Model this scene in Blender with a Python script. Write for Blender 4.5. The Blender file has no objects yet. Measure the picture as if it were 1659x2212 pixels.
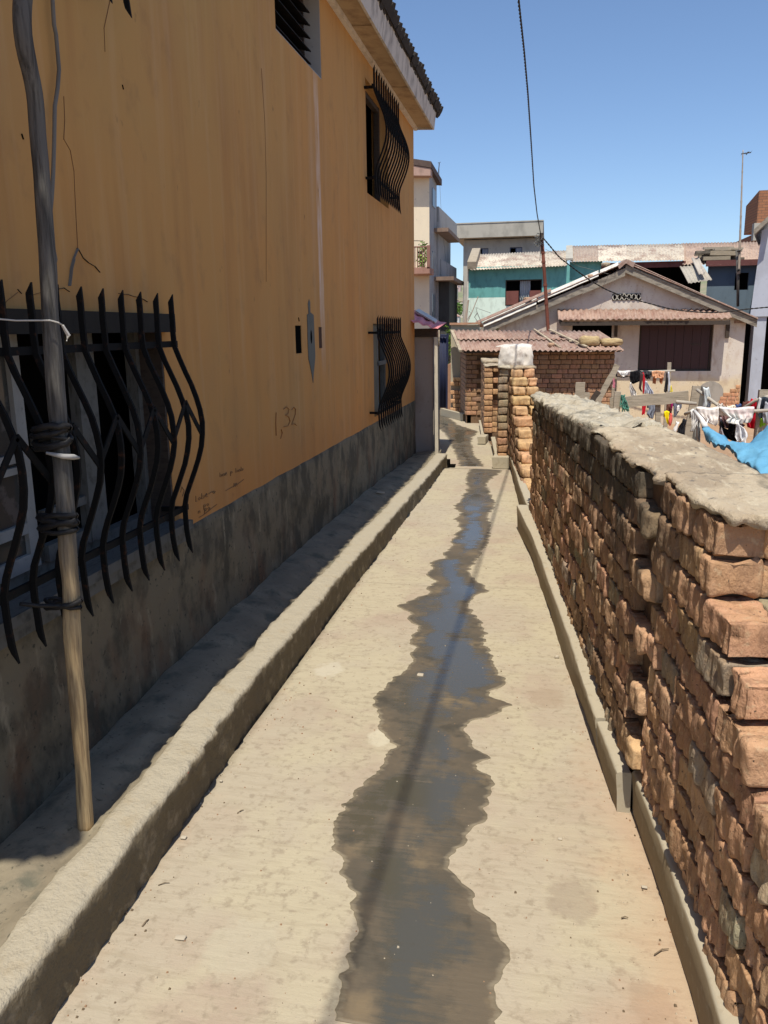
import bpy, math, random
import numpy as np
from math import radians, sin, cos, pi
# ---------------------------------------------------------------- camera
F=1760.; CX,CY=829.5,1106.; H=1.6
def _mk():
    roll=radians(.8); n=np.array([sin(roll),cos(roll)])
    p=math.atan(-(np.array([1180-CX,706-CY])@n)/F)
    D=np.array([n[0]*cos(p),n[1]*cos(p),sin(p)])
    Y=np.array([1180-CX,706-CY,F]);Y/=np.linalg.norm(Y)
    Z=-D; X=np.cross(Y,Z)
    return np.array([X,Y,Z])
M=_mk(); O=np.array([0,0,H])
scene=bpy.context.scene
cam=bpy.data.cameras.new('camera'); camo=bpy.data.objects.new('camera',cam); scene.collection.objects.link(camo)
import mathutils
r,d,f=M[:,0],M[:,1],M[:,2]
camo.matrix_world=mathutils.Matrix(((r[0],-d[0],-f[0],0),(r[1],-d[1],-f[1],0),(r[2],-d[2],-f[2],H),(0,0,0,1)))
cam.sensor_fit='HORIZONTAL'; cam.sensor_width=36; cam.lens=36*F/1659; cam.clip_start=.05; cam.clip_end=3000
scene.camera=camo
scene.render.resolution_x=768; scene.render.resolution_y=1024
# ---------------------------------------------------------------- sky and sun
SUN_EL=65.
w=bpy.data.worlds.new("World"); scene.world=w; w.use_nodes=True
nt=w.node_tree; bg=nt.nodes['Background']
sk=nt.nodes.new('ShaderNodeTexSky'); sk.sky_type='NISHITA'; sk.sun_disc=False
sk.sun_elevation=radians(SUN_EL); sk.sun_rotation=radians(180); sk.altitude=1200; sk.air_density=1.0; sk.dust_density=1.6; sk.ozone_density=4.5
nt.links.new(sk.outputs[0],bg.inputs[0]); bg.inputs[1].default_value=.135
sl=bpy.data.lights.new('sun','SUN'); sl.energy=4.9; sl.angle=radians(.5); sl.color=(1,.93,.80)
so=bpy.data.objects.new('sun',sl); scene.collection.objects.link(so)
# light travels towards +Y and a touch to +X, down at the elevation
ld=mathutils.Vector((-.012,cos(radians(SUN_EL)),-sin(radians(SUN_EL))))
so.rotation_euler=ld.to_track_quat('-Z','Y').to_euler(); so.location=(0,-20,40)
scene.view_settings.view_transform='Standard'; scene.view_settings.look='None'
scene.view_settings.exposure=.2; scene.view_settings.gamma=1
# ---------------------------------------------------------------- pixel to place
def ray(x,y): return M@np.array([(x-CX)/F,(y-CY)/F,1.])
def pl(x,y,n,d):
    r=ray(x,y);n=np.array(n,float);return O+r*((d-n@O)/(n@r))
def oz(x,y,z=0): return pl(x,y,(0,0,1),z)
def ox(x,y,X): return pl(x,y,(1,0,0),X)
def oy(x,y,Y): return pl(x,y,(0,1,0),Y)
def ln(p): return [np.array(q,float) for q in p]
V=lambda *a: np.array(a,float)
# ---------------------------------------------------------------- noise
def _h(ix,iy,iz,s):
    n=(ix*374761393+iy*668265263+iz*2147483647+s*1274126177)&0xFFFFFFFF
    n=((n^(n>>13))*1274126177)&0xFFFFFFFF
    return ((n^(n>>16))&0xFFFF)/65535.
def vn(p,s=0):
    p=np.asarray(p,float); i=np.floor(p).astype(np.int64); f=p-i; f=f*f*(3-2*f); o=0
    for a in (0,1):
        for b in (0,1):
            for c in (0,1):
                wt=(f[...,0] if a else 1-f[...,0])*(f[...,1] if b else 1-f[...,1])*(f[...,2] if c else 1-f[...,2])
                o=o+wt*_h(i[...,0]+a,i[...,1]+b,i[...,2]+c,s)
    return o*2-1
def fbm(p,s=0,o=3):
    r=0;a=1.
    for k in range(o): r=r+a*vn(p*2**k,s+k);a*=.5
    return r
# ---------------------------------------------------------------- mesh builder
ORG={}
class MB:
    def __init__(s): s.v=[];s.f=[];s.t=[];s.n=0;s.tint=(1,1,1)
    def add(s,v,f,tint=None):
        v=np.asarray(v,float).reshape(-1,3); s.v.append(v)
        s.f+= [tuple(int(i)+s.n for i in q) for q in f]
        t=np.asarray(tint if tint is not None else s.tint,float)
        s.t.append(np.broadcast_to(t,(len(v),3)).copy()); s.n+=len(v); return s
    def box(s,a,b,tint=None):
        x0,y0,z0=a;x1,y1,z1=b
        return s.b8([(x0,y0,z0),(x1,y0,z0),(x1,y1,z0),(x0,y1,z0),(x0,y0,z1),(x1,y0,z1),(x1,y1,z1),(x0,y1,z1)],tint)
    def b8(s,c,tint=None):
        return s.add(c,[(0,3,2,1),(4,5,6,7),(0,1,5,4),(1,2,6,5),(2,3,7,6),(3,0,4,7)],tint)
    def quad(s,*c,tint=None): return s.add(c,[tuple(range(len(c)))],tint)
    def prism(s,poly,ext,tint=None):
        p=np.array(poly,float);n=len(p);e=np.array(ext,float)
        return s.add(np.vstack([p,p+e]),[tuple(range(n))[::-1],tuple(range(n,2*n))]+[(i,(i+1)%n,n+(i+1)%n,n+i) for i in range(n)],tint)
    def bar(s,a,b,w,h,up=(0,0,1),tint=None):
        a=V(*a);b=V(*b);t=b-a;t/=np.linalg.norm(t);u=np.cross(np.array(up,float),t)
        if np.linalg.norm(u)<1e-6:u=np.cross((1,0,0),t)
        u/=np.linalg.norm(u);n=np.cross(t,u);u=u*w/2;n=n*h/2
        return s.b8([a-u-n,a+u-n,b+u-n,b-u-n,a-u+n,a+u+n,b+u+n,b-u+n],tint)
    def strip(s,pts,wv,tv,tint=None):
        # a flat bar swept along pts: half-width vector wv, half-thickness vector(s) tv
        P=np.array(pts,float);n=len(P);wv=np.array(wv,float);tv=np.broadcast_to(np.array(tv,float),P.shape)
        v=np.concatenate([P-wv-tv,P+wv-tv,P+wv+tv,P-wv+tv]);f=[]
        for i in range(n-1):
            for k in range(4):
                a=k*n+i;b=((k+1)%4)*n+i;f.append((a,b,b+1,a+1))
        f+=[(0,3*n,2*n,n),(n-1,2*n-1,3*n-1,4*n-1)]
        return s.add(v,f,tint)
    def tube(s,pts,rad,k=8,tint=None,cap=True,jit=0,seed=0,sq=0):
        P=np.array(pts,float);n=len(P);R=np.broadcast_to(np.array(rad,float),(n,))
        T=np.gradient(P,axis=0);T/=np.linalg.norm(T,axis=1)[:,None]+1e-12
        up=np.array([0,0,1.]) if abs(T[0][2])<.9 else np.array([0,1.,0])
        v=[]
        for i in range(n):
            u=np.cross(up,T[i]);u/=np.linalg.norm(u)+1e-12;w_=np.cross(T[i],u);up=w_ if False else up
            for j in range(k):
                a=2*pi*j/k; rr=R[i]*(1+sq*abs(sin(2*a)))
                v.append(P[i]+rr*(cos(a)*u+sin(a)*w_))
        v=np.array(v)
        if jit: v+=jit*np.stack([vn(v*9+7,seed),vn(v*9+31,seed),vn(v*9+57,seed)],1)
        f=[(i*k+j,i*k+(j+1)%k,(i+1)*k+(j+1)%k,(i+1)*k+j) for i in range(n-1) for j in range(k)]
        if cap: f+=[tuple(range(k))[::-1],tuple(range((n-1)*k,n*k))]
        return s.add(v,f,tint)
    def grid(s,G,tint=None,flip=False):
        G=np.array(G,float);a,b=G.shape[:2]
        f=[(i*b+j,i*b+j+1,(i+1)*b+j+1,(i+1)*b+j) for i in range(a-1) for j in range(b-1)]
        if flip:f=[q[::-1] for q in f]
        t=None if tint is None else np.asarray(tint,float)
        if t is not None and t.ndim==3:t=t.reshape(-1,3)
        return s.add(G.reshape(-1,3),f,t)
    def slab(s,G,off,tint=None):
        # closed sheet: grid G and the same grid moved by off (vector or grid)
        G=np.array(G,float);a,b=G.shape[:2];B=G+off;N=a*b
        f=[(i*b+j,i*b+j+1,(i+1)*b+j+1,(i+1)*b+j) for i in range(a-1) for j in range(b-1)]
        f2=[tuple(x+N for x in q[::-1]) for q in f]
        e=[]
        for j in range(b-1): e+=[(j+1,j,N+j,N+j+1),((a-1)*b+j,(a-1)*b+j+1,N+(a-1)*b+j+1,N+(a-1)*b+j)]
        for i in range(a-1): e+=[(i*b,(i+1)*b,N+(i+1)*b,N+i*b),((i+1)*b+b-1,i*b+b-1,N+i*b+b-1,N+(i+1)*b+b-1)]
        if tint is not None:
            t=np.asarray(tint,float)
            if t.ndim==3: t=np.vstack([t.reshape(-1,3)]*2)
            tint=t
        return s.add(np.vstack([G.reshape(-1,3),B.reshape(-1,3)]),f+f2+e,tint)
    def build(s,name,mat,parent=None,smooth=False,origin=None,label=None,cat=None,group=None,kind=None,auto=None):
        v=np.vstack(s.v)
        if parent is not None: o0=ORG[parent.name]
        else:
            o0=np.array(origin if origin is not None else [(v[:,0].min()+v[:,0].max())/2,(v[:,1].min()+v[:,1].max())/2,v[:,2].min()],float)
            if kind=='structure': o0=np.zeros(3)
        me=bpy.data.meshes.new(name); me.from_pydata((v-o0).tolist(),[],s.f); me.update()
        ca=me.color_attributes.new('tint','FLOAT_COLOR','POINT')
        t=np.ones((len(v),4));t[:,:3]=np.vstack(s.t); ca.data.foreach_set('color',t.ravel())
        if smooth: me.polygons.foreach_set('use_smooth',[True]*len(me.polygons))
        me.materials.append(mat)
        ob=bpy.data.objects.new(name,me); scene.collection.objects.link(ob)
        if parent is not None: ob.parent=parent
        else: ob.location=o0
        ORG[ob.name]=o0
        tag(ob,label,cat,group,kind)
        if auto: 
            me.polygons.foreach_set('use_smooth',[True]*len(me.polygons))
            try: me.set_sharp_from_angle(angle=radians(auto))
            except Exception: pass
        return ob
def tag(o,label=None,cat=None,group=None,kind=None):
    for k,x in (('label',label),('category',cat),('group',group),('kind',kind)):
        if x: o[k]=x
def thing(name,loc,label,cat,group=None):
    o=bpy.data.objects.new(name,None); scene.collection.objects.link(o); o.location=loc
    o.empty_display_size=.1; ORG[o.name]=np.array(loc,float); tag(o,label,cat,group); return o
# ---------------------------------------------------------------- materials
def mat(name,base,rough=.85,var=(),bump=(),tint=False,spec=.3,metal=0,ss=0,geo=True,extra=None):
    """var: (scale, colour, lo, hi, (sx,sy,sz)[, detail]) ; bump: (scale,strength,dist,(sx,sy,sz))"""
    m=bpy.data.materials.new(name); m.use_nodes=True; n=m.node_tree; N=n.nodes; L=n.links
    b=N['Principled BSDF']; b.inputs['Roughness'].default_value=rough; b.inputs['Metallic'].default_value=metal
    b.inputs['Specular IOR Level'].default_value=spec
    g=N.new('ShaderNodeNewGeometry')
    pos=g.outputs['Position']
    col=N.new('ShaderNodeRGB'); col.outputs[0].default_value=(*base,1); out=col.outputs[0]
    def noise(sc,st,det=6,off=0):
        mp=N.new('ShaderNodeMapping'); mp.inputs['Scale'].default_value=st; mp.inputs['Location'].default_value=(off,off*.7,off*1.3)
        L.new(pos,mp.inputs[0]); t=N.new('ShaderNodeTexNoise'); t.inputs['Scale'].default_value=sc; t.inputs['Detail'].default_value=det
        t.inputs['Roughness'].default_value=.6; L.new(mp.outputs[0],t.inputs['Vector']); return t.outputs[0]
    def ramp(x,lo,hi):
        r=N.new('ShaderNodeMapRange'); r.inputs[1].default_value=lo; r.inputs[2].default_value=hi; L.new(x,r.inputs[0]); return r.outputs[0]
    def mix(f,a,c,mode='MIX'):
        x=N.new('ShaderNodeMix'); x.data_type='RGBA'; x.blend_type=mode
        if isinstance(f,(int,float)): x.inputs[0].default_value=f
        else: L.new(f,x.inputs[0])
        L.new(a,x.inputs[6])
        if isinstance(c,tuple): x.inputs[7].default_value=(*c,1)
        else: L.new(c,x.inputs[7])
        return x.outputs[2]
    if tint:
        a=N.new('ShaderNodeAttribute'); a.attribute_name='tint'; out=mix(1.,out,a.outputs[0],'MULTIPLY')
    for k,q in enumerate(var):
        sc,c,lo,hi,st=q[:5]; out=mix(ramp(noise(sc,st,off=k*3.1),lo,hi),out,c)
    ctx=dict(N=N,L=L,pos=pos,noise=noise,ramp=ramp,mix=mix,b=b,g=g)
    if extra: out=extra(ctx,out)
    L.new(out,b.inputs['Base Color'])
    nrm=None
    for k,(sc,st,di,sv) in enumerate(bump):
        bp=N.new('ShaderNodeBump'); bp.inputs['Strength'].default_value=st; bp.inputs['Distance'].default_value=di
        L.new(noise(sc,sv,5,off=k*5.3+1),bp.inputs['Height'])
        if nrm: L.new(nrm,bp.inputs['Normal'])
        nrm=bp.outputs[0]
    if nrm: L.new(nrm,b.inputs['Normal'])
    return m
I3=(1,1,1)
def mth(c,op,a,b=None):
    x=c['N'].new('ShaderNodeMath'); x.operation=op
    for i,q in enumerate((a,b)):
        if q is None: continue
        if isinstance(q,(int,float)): x.inputs[i].default_value=q
        else: c['L'].new(q,x.inputs[i])
    return x.outputs[0]
def xyz(c):
    s=c['N'].new('ShaderNodeSeparateXYZ'); c['L'].new(c['pos'],s.inputs[0]); return s.outputs
def box1(c,x,lo,hi,soft):
    a=c['ramp'](x,lo-soft,lo+soft); b=c['ramp'](x,hi+soft,hi-soft); return mth(c,'MULTIPLY',a,b)
def wall_extra(c,out):
    X,Y,Z=xyz(c)[:3]
    n=c['noise'](3.,I3,6,2.); n2=mth(c,'MULTIPLY',mth(c,'SUBTRACT',n,.5),.22)
    # ochre shifts: greener high up, more orange low down
    hz=c['ramp'](mth(c,'ADD',Z,mth(c,'MULTIPLY',n2,4.)),.7,3.2)
    out=c['mix'](mth(c,'MULTIPLY',hz,mth(c,'ADD',.45,mth(c,'MULTIPLY',c['ramp'](Y,5.5,3.),.4))),out,(.42,.30,.115))
    out=c['mix'](mth(c,'MULTIPLY',c['ramp'](c['noise'](1.7,(1,1,.7),7,31.),.50,.66),.4),out,(.40,.22,.085))
    out=c['mix'](mth(c,'MULTIPLY',c['ramp'](c['noise'](7.,(1,1,.7),6,41.),.56,.70),.35),out,(.28,.16,.07))
    # vertical rain streaks
    st=c['ramp'](c['noise'](5.,(1,1.3,.10),6,9.),.5,.75); out=c['mix'](mth(c,'MULTIPLY',st,.5),out,(.33,.15,.05))
    st=c['ramp'](c['noise'](9.,(1,1.2,.08),6,19.),.52,.8); out=c['mix'](mth(c,'MULTIPLY',st,.35),out,(.58,.40,.22))
    # pale drip line under the upper window, pinkish streak beside it
    d=mth(c,'MULTIPLY',box1(c,mth(c,'ADD',Y,mth(c,'MULTIPLY',n2,.15)),5.655,5.765,.012),box1(c,Z,1.6,3.24,.35))
    out=c['mix'](mth(c,'MULTIPLY',mth(c,'MULTIPLY',d,c['ramp'](c['noise'](8.,(1,2,.5),6,3.),.3,.6)),.75),out,(.62,.50,.42))
    d=mth(c,'MULTIPLY',box1(c,mth(c,'ADD',Y,mth(c,'MULTIPLY',n2,.4)),5.52,5.60,.05),box1(c,Z,2.2,3.24,.5))
    out=c['mix'](mth(c,'MULTIPLY',d,.3),out,(.60,.42,.27))
    # red smear
    r=mth(c,'ADD',mth(c,'POWER',mth(c,'SUBTRACT',Y,2.37),2.),mth(c,'POWER',mth(c,'SUBTRACT',Z,2.66),2.))
    rm=mth(c,'MULTIPLY',c['ramp'](mth(c,'ADD',r,mth(c,'MULTIPLY',n2,.06)),.007,.002),c['ramp'](c['noise'](28.,I3,4,3.),.42,.6))
    out=c['mix'](mth(c,'MULTIPLY',rm,.55),out,(.36,.10,.045))
    sp=c['ramp'](c['noise'](11.,(1,1,.6),3,7.),.70,.76); out=c['mix'](mth(c,'MULTIPLY',sp,.6),out,(.13,.08,.04))
    lo=c['ramp'](mth(c,'ADD',Z,n2),1.0,.70); out=c['mix'](mth(c,'MULTIPLY',lo,.35),out,(.36,.16,.05))
    return out
m_orange=mat('ochre_plaster',(.56,.236,.060),.9,[(1.1,(.47,.235,.075),.4,.75,(1,1,.6))],[(14,.25,.004,I3),(90,.12,.001,I3)],extra=wall_extra)
def plinth_extra(c,out):
    X,Y,Z=xyz(c)[:3]
    n=c['noise'](6.,(1,1,.7),6,4.)
    out=c['mix'](c['ramp'](n,.44,.58),out,(.075,.066,.046))
    n=c['noise'](4.,(1,1.2,.5),6,14.); low=c['ramp'](Z,.7,.1)
    out=c['mix'](mth(c,'MULTIPLY',c['ramp'](n,.5,.66),low),out,(.17,.09,.05))
    n=c['noise'](15.,(1,1,.35),6,24.); out=c['mix'](c['ramp'](n,.58,.72),out,(.27,.228,.155))
    out=c['mix'](c['ramp'](c['noise'](40.,I3,3,5.),.62,.7),out,(.055,.05,.036))
    return out
m_plinth=mat('plinth_render',(.165,.138,.092),.92,[],[(10,.5,.012,I3),(70,.3,.003,I3)],extra=plinth_extra)
CONC=(.375,.325,.245)
def path_extra(c,out):
    # transverse brushing, damp bloom, pinkish laterite dust
    X,Y,Z=xyz(c)[:3]
    out=c['mix'](c['ramp'](c['noise'](1.3,I3,6,3.),.46,.62),out,(.35,.28,.212))
    out=c['mix'](mth(c,'MULTIPLY',c['ramp'](c['noise'](2.1,(1,.8,1),6,13.),.46,.58),.9),out,(.40,.352,.25))
    out=c['mix'](mth(c,'MULTIPLY',c['ramp'](c['noise'](16.,(.5,2.6,1),7,23.),.50,.74),.5),out,(.27,.222,.155))
    out=c['mix'](mth(c,'MULTIPLY',c['ramp'](c['noise'](34.,I3,5,33.),.53,.68),.6),out,(.24,.195,.14))
    out=c['mix'](c['ramp'](c['noise'](120.,I3,2,43.),.71,.76),out,(.12,.10,.07))
    for cx_,cy_,r_,cl in ((-.60,2.93,.0035,(.50,.46,.35)),(-.98,3.55,.006,(.47,.43,.34)),(.12,2.1,.006,(.27,.22,.165)),(.30,1.75,.004,(.27,.21,.15)),(.05,3.4,.008,(.30,.235,.17)),(-.75,1.75,.01,(.40,.36,.27))):
        rr_=mth(c,'ADD',mth(c,'POWER',mth(c,'SUBTRACT',X,cx_),2.),mth(c,'MULTIPLY',mth(c,'POWER',mth(c,'SUBTRACT',Y,cy_),2.),.6))
        out=c['mix'](mth(c,'MULTIPLY',c['ramp'](mth(c,'ADD',rr_,mth(c,'MULTIPLY',mth(c,'SUBTRACT',c['noise'](18.,I3,5,cx_*9),.5),r_*2.4)),r_,r_*.5),.6),out,cl)
    # a cold joint and hairline cracks
    for y_,a_ in ((4.93,.02),(7.6,.0)):
        l_=mth(c,'ABSOLUTE',mth(c,'SUBTRACT',mth(c,'ADD',Y,mth(c,'MULTIPLY',mth(c,'SUBTRACT',c['noise'](6.,I3,5,y_),.5),.05)),y_))
        out=c['mix'](mth(c,'MULTIPLY',c['ramp'](l_,.006,.001),.6),out,(.16,.13,.095))
    # red dust collects along both kerbs
    e=mth(c,'ABSOLUTE',mth(c,'ADD',X,mth(c,'ADD',.40,mth(c,'MULTIPLY',Y,.03))))
    e=c['ramp'](mth(c,'ADD',e,mth(c,'MULTIPLY',c['noise'](5.,I3,5,53.),.35)),.80,.98); e=mth(c,'MULTIPLY',e,c['ramp'](Y,9.,8.))
    out=c['mix'](mth(c,'MULTIPLY',e,.45),out,(.42,.26,.165))
    return out
m_path=mat('path_concrete',CONC,.9,[],[(22,.45,.005,(.4,2.4,1)),(120,.5,.002,I3),(5,.35,.015,I3)],extra=path_extra)
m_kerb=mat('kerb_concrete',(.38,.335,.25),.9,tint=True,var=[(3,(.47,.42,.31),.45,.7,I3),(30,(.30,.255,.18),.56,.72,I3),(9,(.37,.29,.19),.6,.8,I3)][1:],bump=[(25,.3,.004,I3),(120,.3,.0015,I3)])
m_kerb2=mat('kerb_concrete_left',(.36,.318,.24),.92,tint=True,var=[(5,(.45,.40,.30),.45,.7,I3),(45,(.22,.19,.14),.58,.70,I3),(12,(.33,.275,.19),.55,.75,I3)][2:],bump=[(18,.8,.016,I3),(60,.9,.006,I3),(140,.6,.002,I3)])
m_ledge=mat('ledge_cement',(.20,.168,.118),.92,[(4,(.26,.222,.155),.42,.66,I3),(8,(.12,.115,.085),.52,.66,I3),(55,(.09,.083,.06),.6,.7,I3)],[(14,.7,.012,I3),(80,.4,.003,I3)])
def wet_extra(c,out):
    N,L=c['N'],c['L']
    X,Y,Z=xyz(c)[:3]
    a=N.new('ShaderNodeAttribute'); a.attribute_name='tint'; s=N.new('ShaderNodeSeparateColor'); L.new(a.outputs[0],s.inputs[0])
    core=s.outputs[0]                      # 0 at the damp margin, 1 in the pooled middle
    n=c['noise'](3.2,(1.3,.8,1),6,3.); n2=c['noise'](30.,(.25,2.,1),5,8.)
    deep=mth(c,'ADD',mth(c,'ADD',core,mth(c,'MULTIPLY',mth(c,'SUBTRACT',n,.5),3.6)),mth(c,'MULTIPLY',mth(c,'SUBTRACT',n2,.5),1.3))
    deep=c['ramp'](deep,.42,.95)
    out=c['mix'](c['ramp'](c['noise'](5.,I3,6,5.),.42,.58),out,(.085,.072,.053))
    out=c['mix'](c['ramp'](c['noise'](4.,(.9,1.1,1),7,15.),.54,.66),out,(.17,.13,.08))
    out=c['mix'](c['ramp'](c['noise'](9.,(.8,.9,1),6,25.),.56,.68),out,(.06,.053,.04))
    out=c['mix'](deep,out,(.075,.07,.052))
    out=c['mix'](c['ramp'](mth(c,'ADD',core,mth(c,'MULTIPLY',mth(c,'SUBTRACT',n2,.5),.25)),.14,.0),out,(.22,.185,.13))
    r=N.new('ShaderNodeMapRange'); r.inputs[3].default_value=.62; r.inputs[4].default_value=.13; L.new(deep,r.inputs[0]); L.new(r.outputs[0],c['b'].inputs['Roughness'])
    r=N.new('ShaderNodeMapRange'); r.inputs[3].default_value=.35; r.inputs[4].default_value=1.; L.new(deep,r.inputs[0]); L.new(r.outputs[0],c['b'].inputs['Specular IOR Level'])
    bp=N.new('ShaderNodeBump'); bp.inputs['Distance'].default_value=.003
    L.new(c['noise'](28.,(.3,2.4,1),5,2.),bp.inputs['Height']); r=N.new('ShaderNodeMapRange'); r.inputs[3].default_value=.5; r.inputs[4].default_value=.03; L.new(deep,r.inputs[0]); L.new(r.outputs[0],bp.inputs['Strength'])
    L.new(bp.outputs[0],c['b'].inputs['Normal'])
    return out
m_wet=mat('wet_concrete',(.115,.092,.064),.4,[],[],extra=wet_extra)
def brick_dirt(c,o):
    X,Y,Z=xyz(c)[:3]
    o=c['mix'](mth(c,'MULTIPLY',c['ramp'](c['noise'](14.,(1,1,.45),5,4.),.45,.68),.6),o,(.34,.20,.10))
    o=c['mix'](mth(c,'MULTIPLY',c['ramp'](c['noise'](22.,(1,1,.3),5,24.),.50,.66),.55),o,(.16,.09,.055))
    o=c['mix'](mth(c,'MULTIPLY',c['ramp'](c['noise'](50.,I3,4,9.),.56,.68),.7),o,(.46,.33,.20))
    o=c['mix'](c['ramp'](c['noise'](80.,I3,3,19.),.66,.72),o,(.06,.045,.032))
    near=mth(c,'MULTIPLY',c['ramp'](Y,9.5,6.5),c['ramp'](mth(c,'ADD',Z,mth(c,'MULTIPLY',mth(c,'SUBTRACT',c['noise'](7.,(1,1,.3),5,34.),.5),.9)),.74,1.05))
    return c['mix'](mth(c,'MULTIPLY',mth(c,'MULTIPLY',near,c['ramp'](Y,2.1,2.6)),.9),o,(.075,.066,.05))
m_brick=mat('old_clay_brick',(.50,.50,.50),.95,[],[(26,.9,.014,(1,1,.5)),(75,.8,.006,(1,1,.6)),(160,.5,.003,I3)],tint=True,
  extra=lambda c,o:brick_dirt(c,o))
m_mortar=mat('earth_mortar',(.17,.105,.062),.97,[(20,(.09,.06,.04),.45,.7,I3)],[(40,.6,.006,I3)])
m_cop=mat('wall_coping_mortar',(.43,.365,.265),.95,[(1.6,(.36,.285,.20),.44,.58,(1,.5,1)),(4.5,(.20,.17,.125),.57,.64,(1.4,.5,1)),(6,(.30,.24,.17),.45,.6,(1,.5,1)),(20,(.52,.46,.34),.55,.7,(1.5,.4,1)),(40,(.16,.14,.115),.60,.70,(1,.5,1))],[(16,.9,.02,(1.4,.6,1)),(60,.8,.006,I3)])
m_copr=mat('rough_coping_mortar',(.42,.375,.29),.95,[(9,(.22,.205,.17),.5,.66,I3),(30,(.52,.49,.41),.55,.7,I3)],[(30,1.,.02,I3),(90,.5,.004,I3)])
m_blackm=mat('black_paint_metal',(.008,.008,.008),.8,[(28,(.05,.022,.012),.58,.70,I3)],[(90,.2,.001,I3)],spec=.15)
m_wood=mat('weathered_grey_wood',(.12,.112,.10),.85,[(18,(.055,.05,.045),.45,.7,(4,4,.3)),(30,(.19,.178,.155),.55,.75,(4,4,.3))],[(40,.6,.004,(4,4,.25))])
m_woodt=mat('bare_pole_wood',(.42,.31,.18),.8,[(14,(.25,.17,.095),.5,.72,(3,3,.5)),(50,(.16,.10,.055),.62,.72,(2,2,.6))],[(40,.5,.003,(4,4,.3))])
m_plank=mat('sunbleached_board',(.36,.31,.24),.88,[(10,(.22,.19,.145),.45,.7,(.6,1,6)),(30,(.48,.42,.33),.55,.75,(.5,1,6))],[(30,.6,.004,(.4,1,6))],tint=True)
def tin_extra(c,o):
    o=c['mix'](c['ramp'](c['noise'](2.2,(1.4,.6,1),6,4.),.50,.66),o,(.31,.225,.18))
    o=c['mix'](mth(c,'MULTIPLY',c['ramp'](c['noise'](9.,(2.,.5,1),6,14.),.5,.7),.7),o,(.16,.095,.07))
    return o
m_tin=mat('rusting_tin_sheet',(.44,.41,.365),.7,[],[(60,.25,.003,I3)],tint=True,extra=tin_extra)
m_rust=mat('rust_red_tin',(.31,.22,.18),.8,[(5,(.25,.145,.11),.45,.65,(2,.6,1)),(14,(.44,.34,.28),.55,.72,(2,.6,1)),(40,(.14,.08,.06),.62,.72,I3)],[(60,.3,.003,I3)],tint=True)
m_pink=mat('pink_painted_tin',(.70,.24,.25),.75,[(8,(.42,.17,.22),.5,.7,I3),(16,(.66,.50,.50),.6,.7,I3)],[])
def simple(name,c,rough=.85,dirt=None,bumpy=.2,sc=6,**k):
    dirt=dirt or tuple(x*.7 for x in c)
    return mat(name,c,rough,[(sc,dirt,.48,.72,(1,1,.5)),(sc*6,tuple(x*.6 for x in c),.62,.75,I3)],[(40,bumpy,.005,I3)],**k)
m_cream=mat('cream_plaster',(.58,.50,.37),.92,[(1.6,(.60,.46,.26),.45,.65,I3),(5,(.44,.32,.21),.55,.72,(1,1,.6)),(30,(.28,.20,.14),.66,.74,I3)],[(20,.4,.01,I3)])
def gable_extra(c,o):
    X,Y,Z=xyz(c)[:3]
    n=mth(c,'MULTIPLY',mth(c,'SUBTRACT',c['noise'](1.6,I3,5,4.),.5),.9)
    o=c['mix'](c['ramp'](mth(c,'ADD',Z,n),.55,.35),o,(.60,.50,.345))  # lower wall painted a sunlit cream, the rest keeps its shaded tone
    o=c['mix'](mth(c,'MULTIPLY',c['ramp'](c['noise'](7.,(1,1,.4),6,8.),.52,.7),.6),o,(.38,.27,.19))
    o=c['mix'](mth(c,'MULTIPLY',c['ramp'](c['noise'](1.1,I3,7,28.),.50,.60),.5),o,(.43,.36,.32))
    o=c['mix'](c['ramp'](c['noise'](26.,I3,4,18.),.66,.71),o,(.16,.11,.08))
    return o
m_gable=mat('gable_plaster_sunlit_low',(.58,.52,.455),.92,[(2,(.62,.56,.465),.45,.65,I3)],[(20,.4,.01,I3)],extra=gable_extra)
m_teal=simple('teal_paint',(.13,.36,.345),.8); m_tealp=simple('pale_mint_paint',(.66,.80,.72),.85)
m_greyw=simple('grey_render',(.40,.38,.33),.9,sc=3); m_greyd=simple('dark_grey_render',(.20,.20,.185),.9,sc=3)
m_bluew=simple('slate_blue_wall',(.115,.16,.20),.85,sc=2); m_bluel=simple('washed_blue_wall',(.40,.43,.50),.9,(.30,.31,.35),sc=2)
m_beige=simple('beige_render',(.72,.62,.46),.9,(.64,.55,.42),sc=2); m_greyv=simple('grey_render_and_side_shade',(.33,.335,.33),.9,sc=2)
m_dark=mat('dark_interior',(.006,.0055,.005),.95,spec=0); m_darkw=mat('dark_wood',(.06,.045,.035),.8,[(20,(.03,.022,.018),.5,.7,(1,1,4))])
m_maroon=mat('maroon_shutter',(.04,.010,.009),.5,[(12,(.05,.012,.012),.5,.7,(6,1,.3))],spec=.4)
m_white=simple('off_white_paint',(.62,.60,.55),.8,(.42,.40,.35),sc=8)
m_timber=mat('grey_fascia_board',(.27,.24,.195),.9,[(8,(.14,.12,.10),.45,.66,(.7,1,2)),(24,(.40,.36,.30),.58,.72,(.6,1,3))],[(30,.5,.004,I3)])
m_soffit=simple('ply_soffit',(.42,.32,.20),.9,(.27,.19,.12),sc=7)
m_fascia=simple('flaking_white_fascia',(.50,.48,.44),.85,(.20,.19,.18),sc=9)
m_tarblk=simple('soot_black_tile',(.03,.027,.025),.9)
m_navy=simple('navy_sheet_gate',(.012,.017,.05),.7,(.03,.033,.055),sc=3)
m_glass=mat('dull_window_glass',(.03,.035,.035),.12,[],[],spec=.8)
m_soil=mat('courtyard_earth',(.36,.23,.14),.97,[(1,(.28,.18,.11),.4,.65,I3),(12,(.42,.30,.20),.55,.7,I3)],[(10,.6,.02,I3)])
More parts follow.
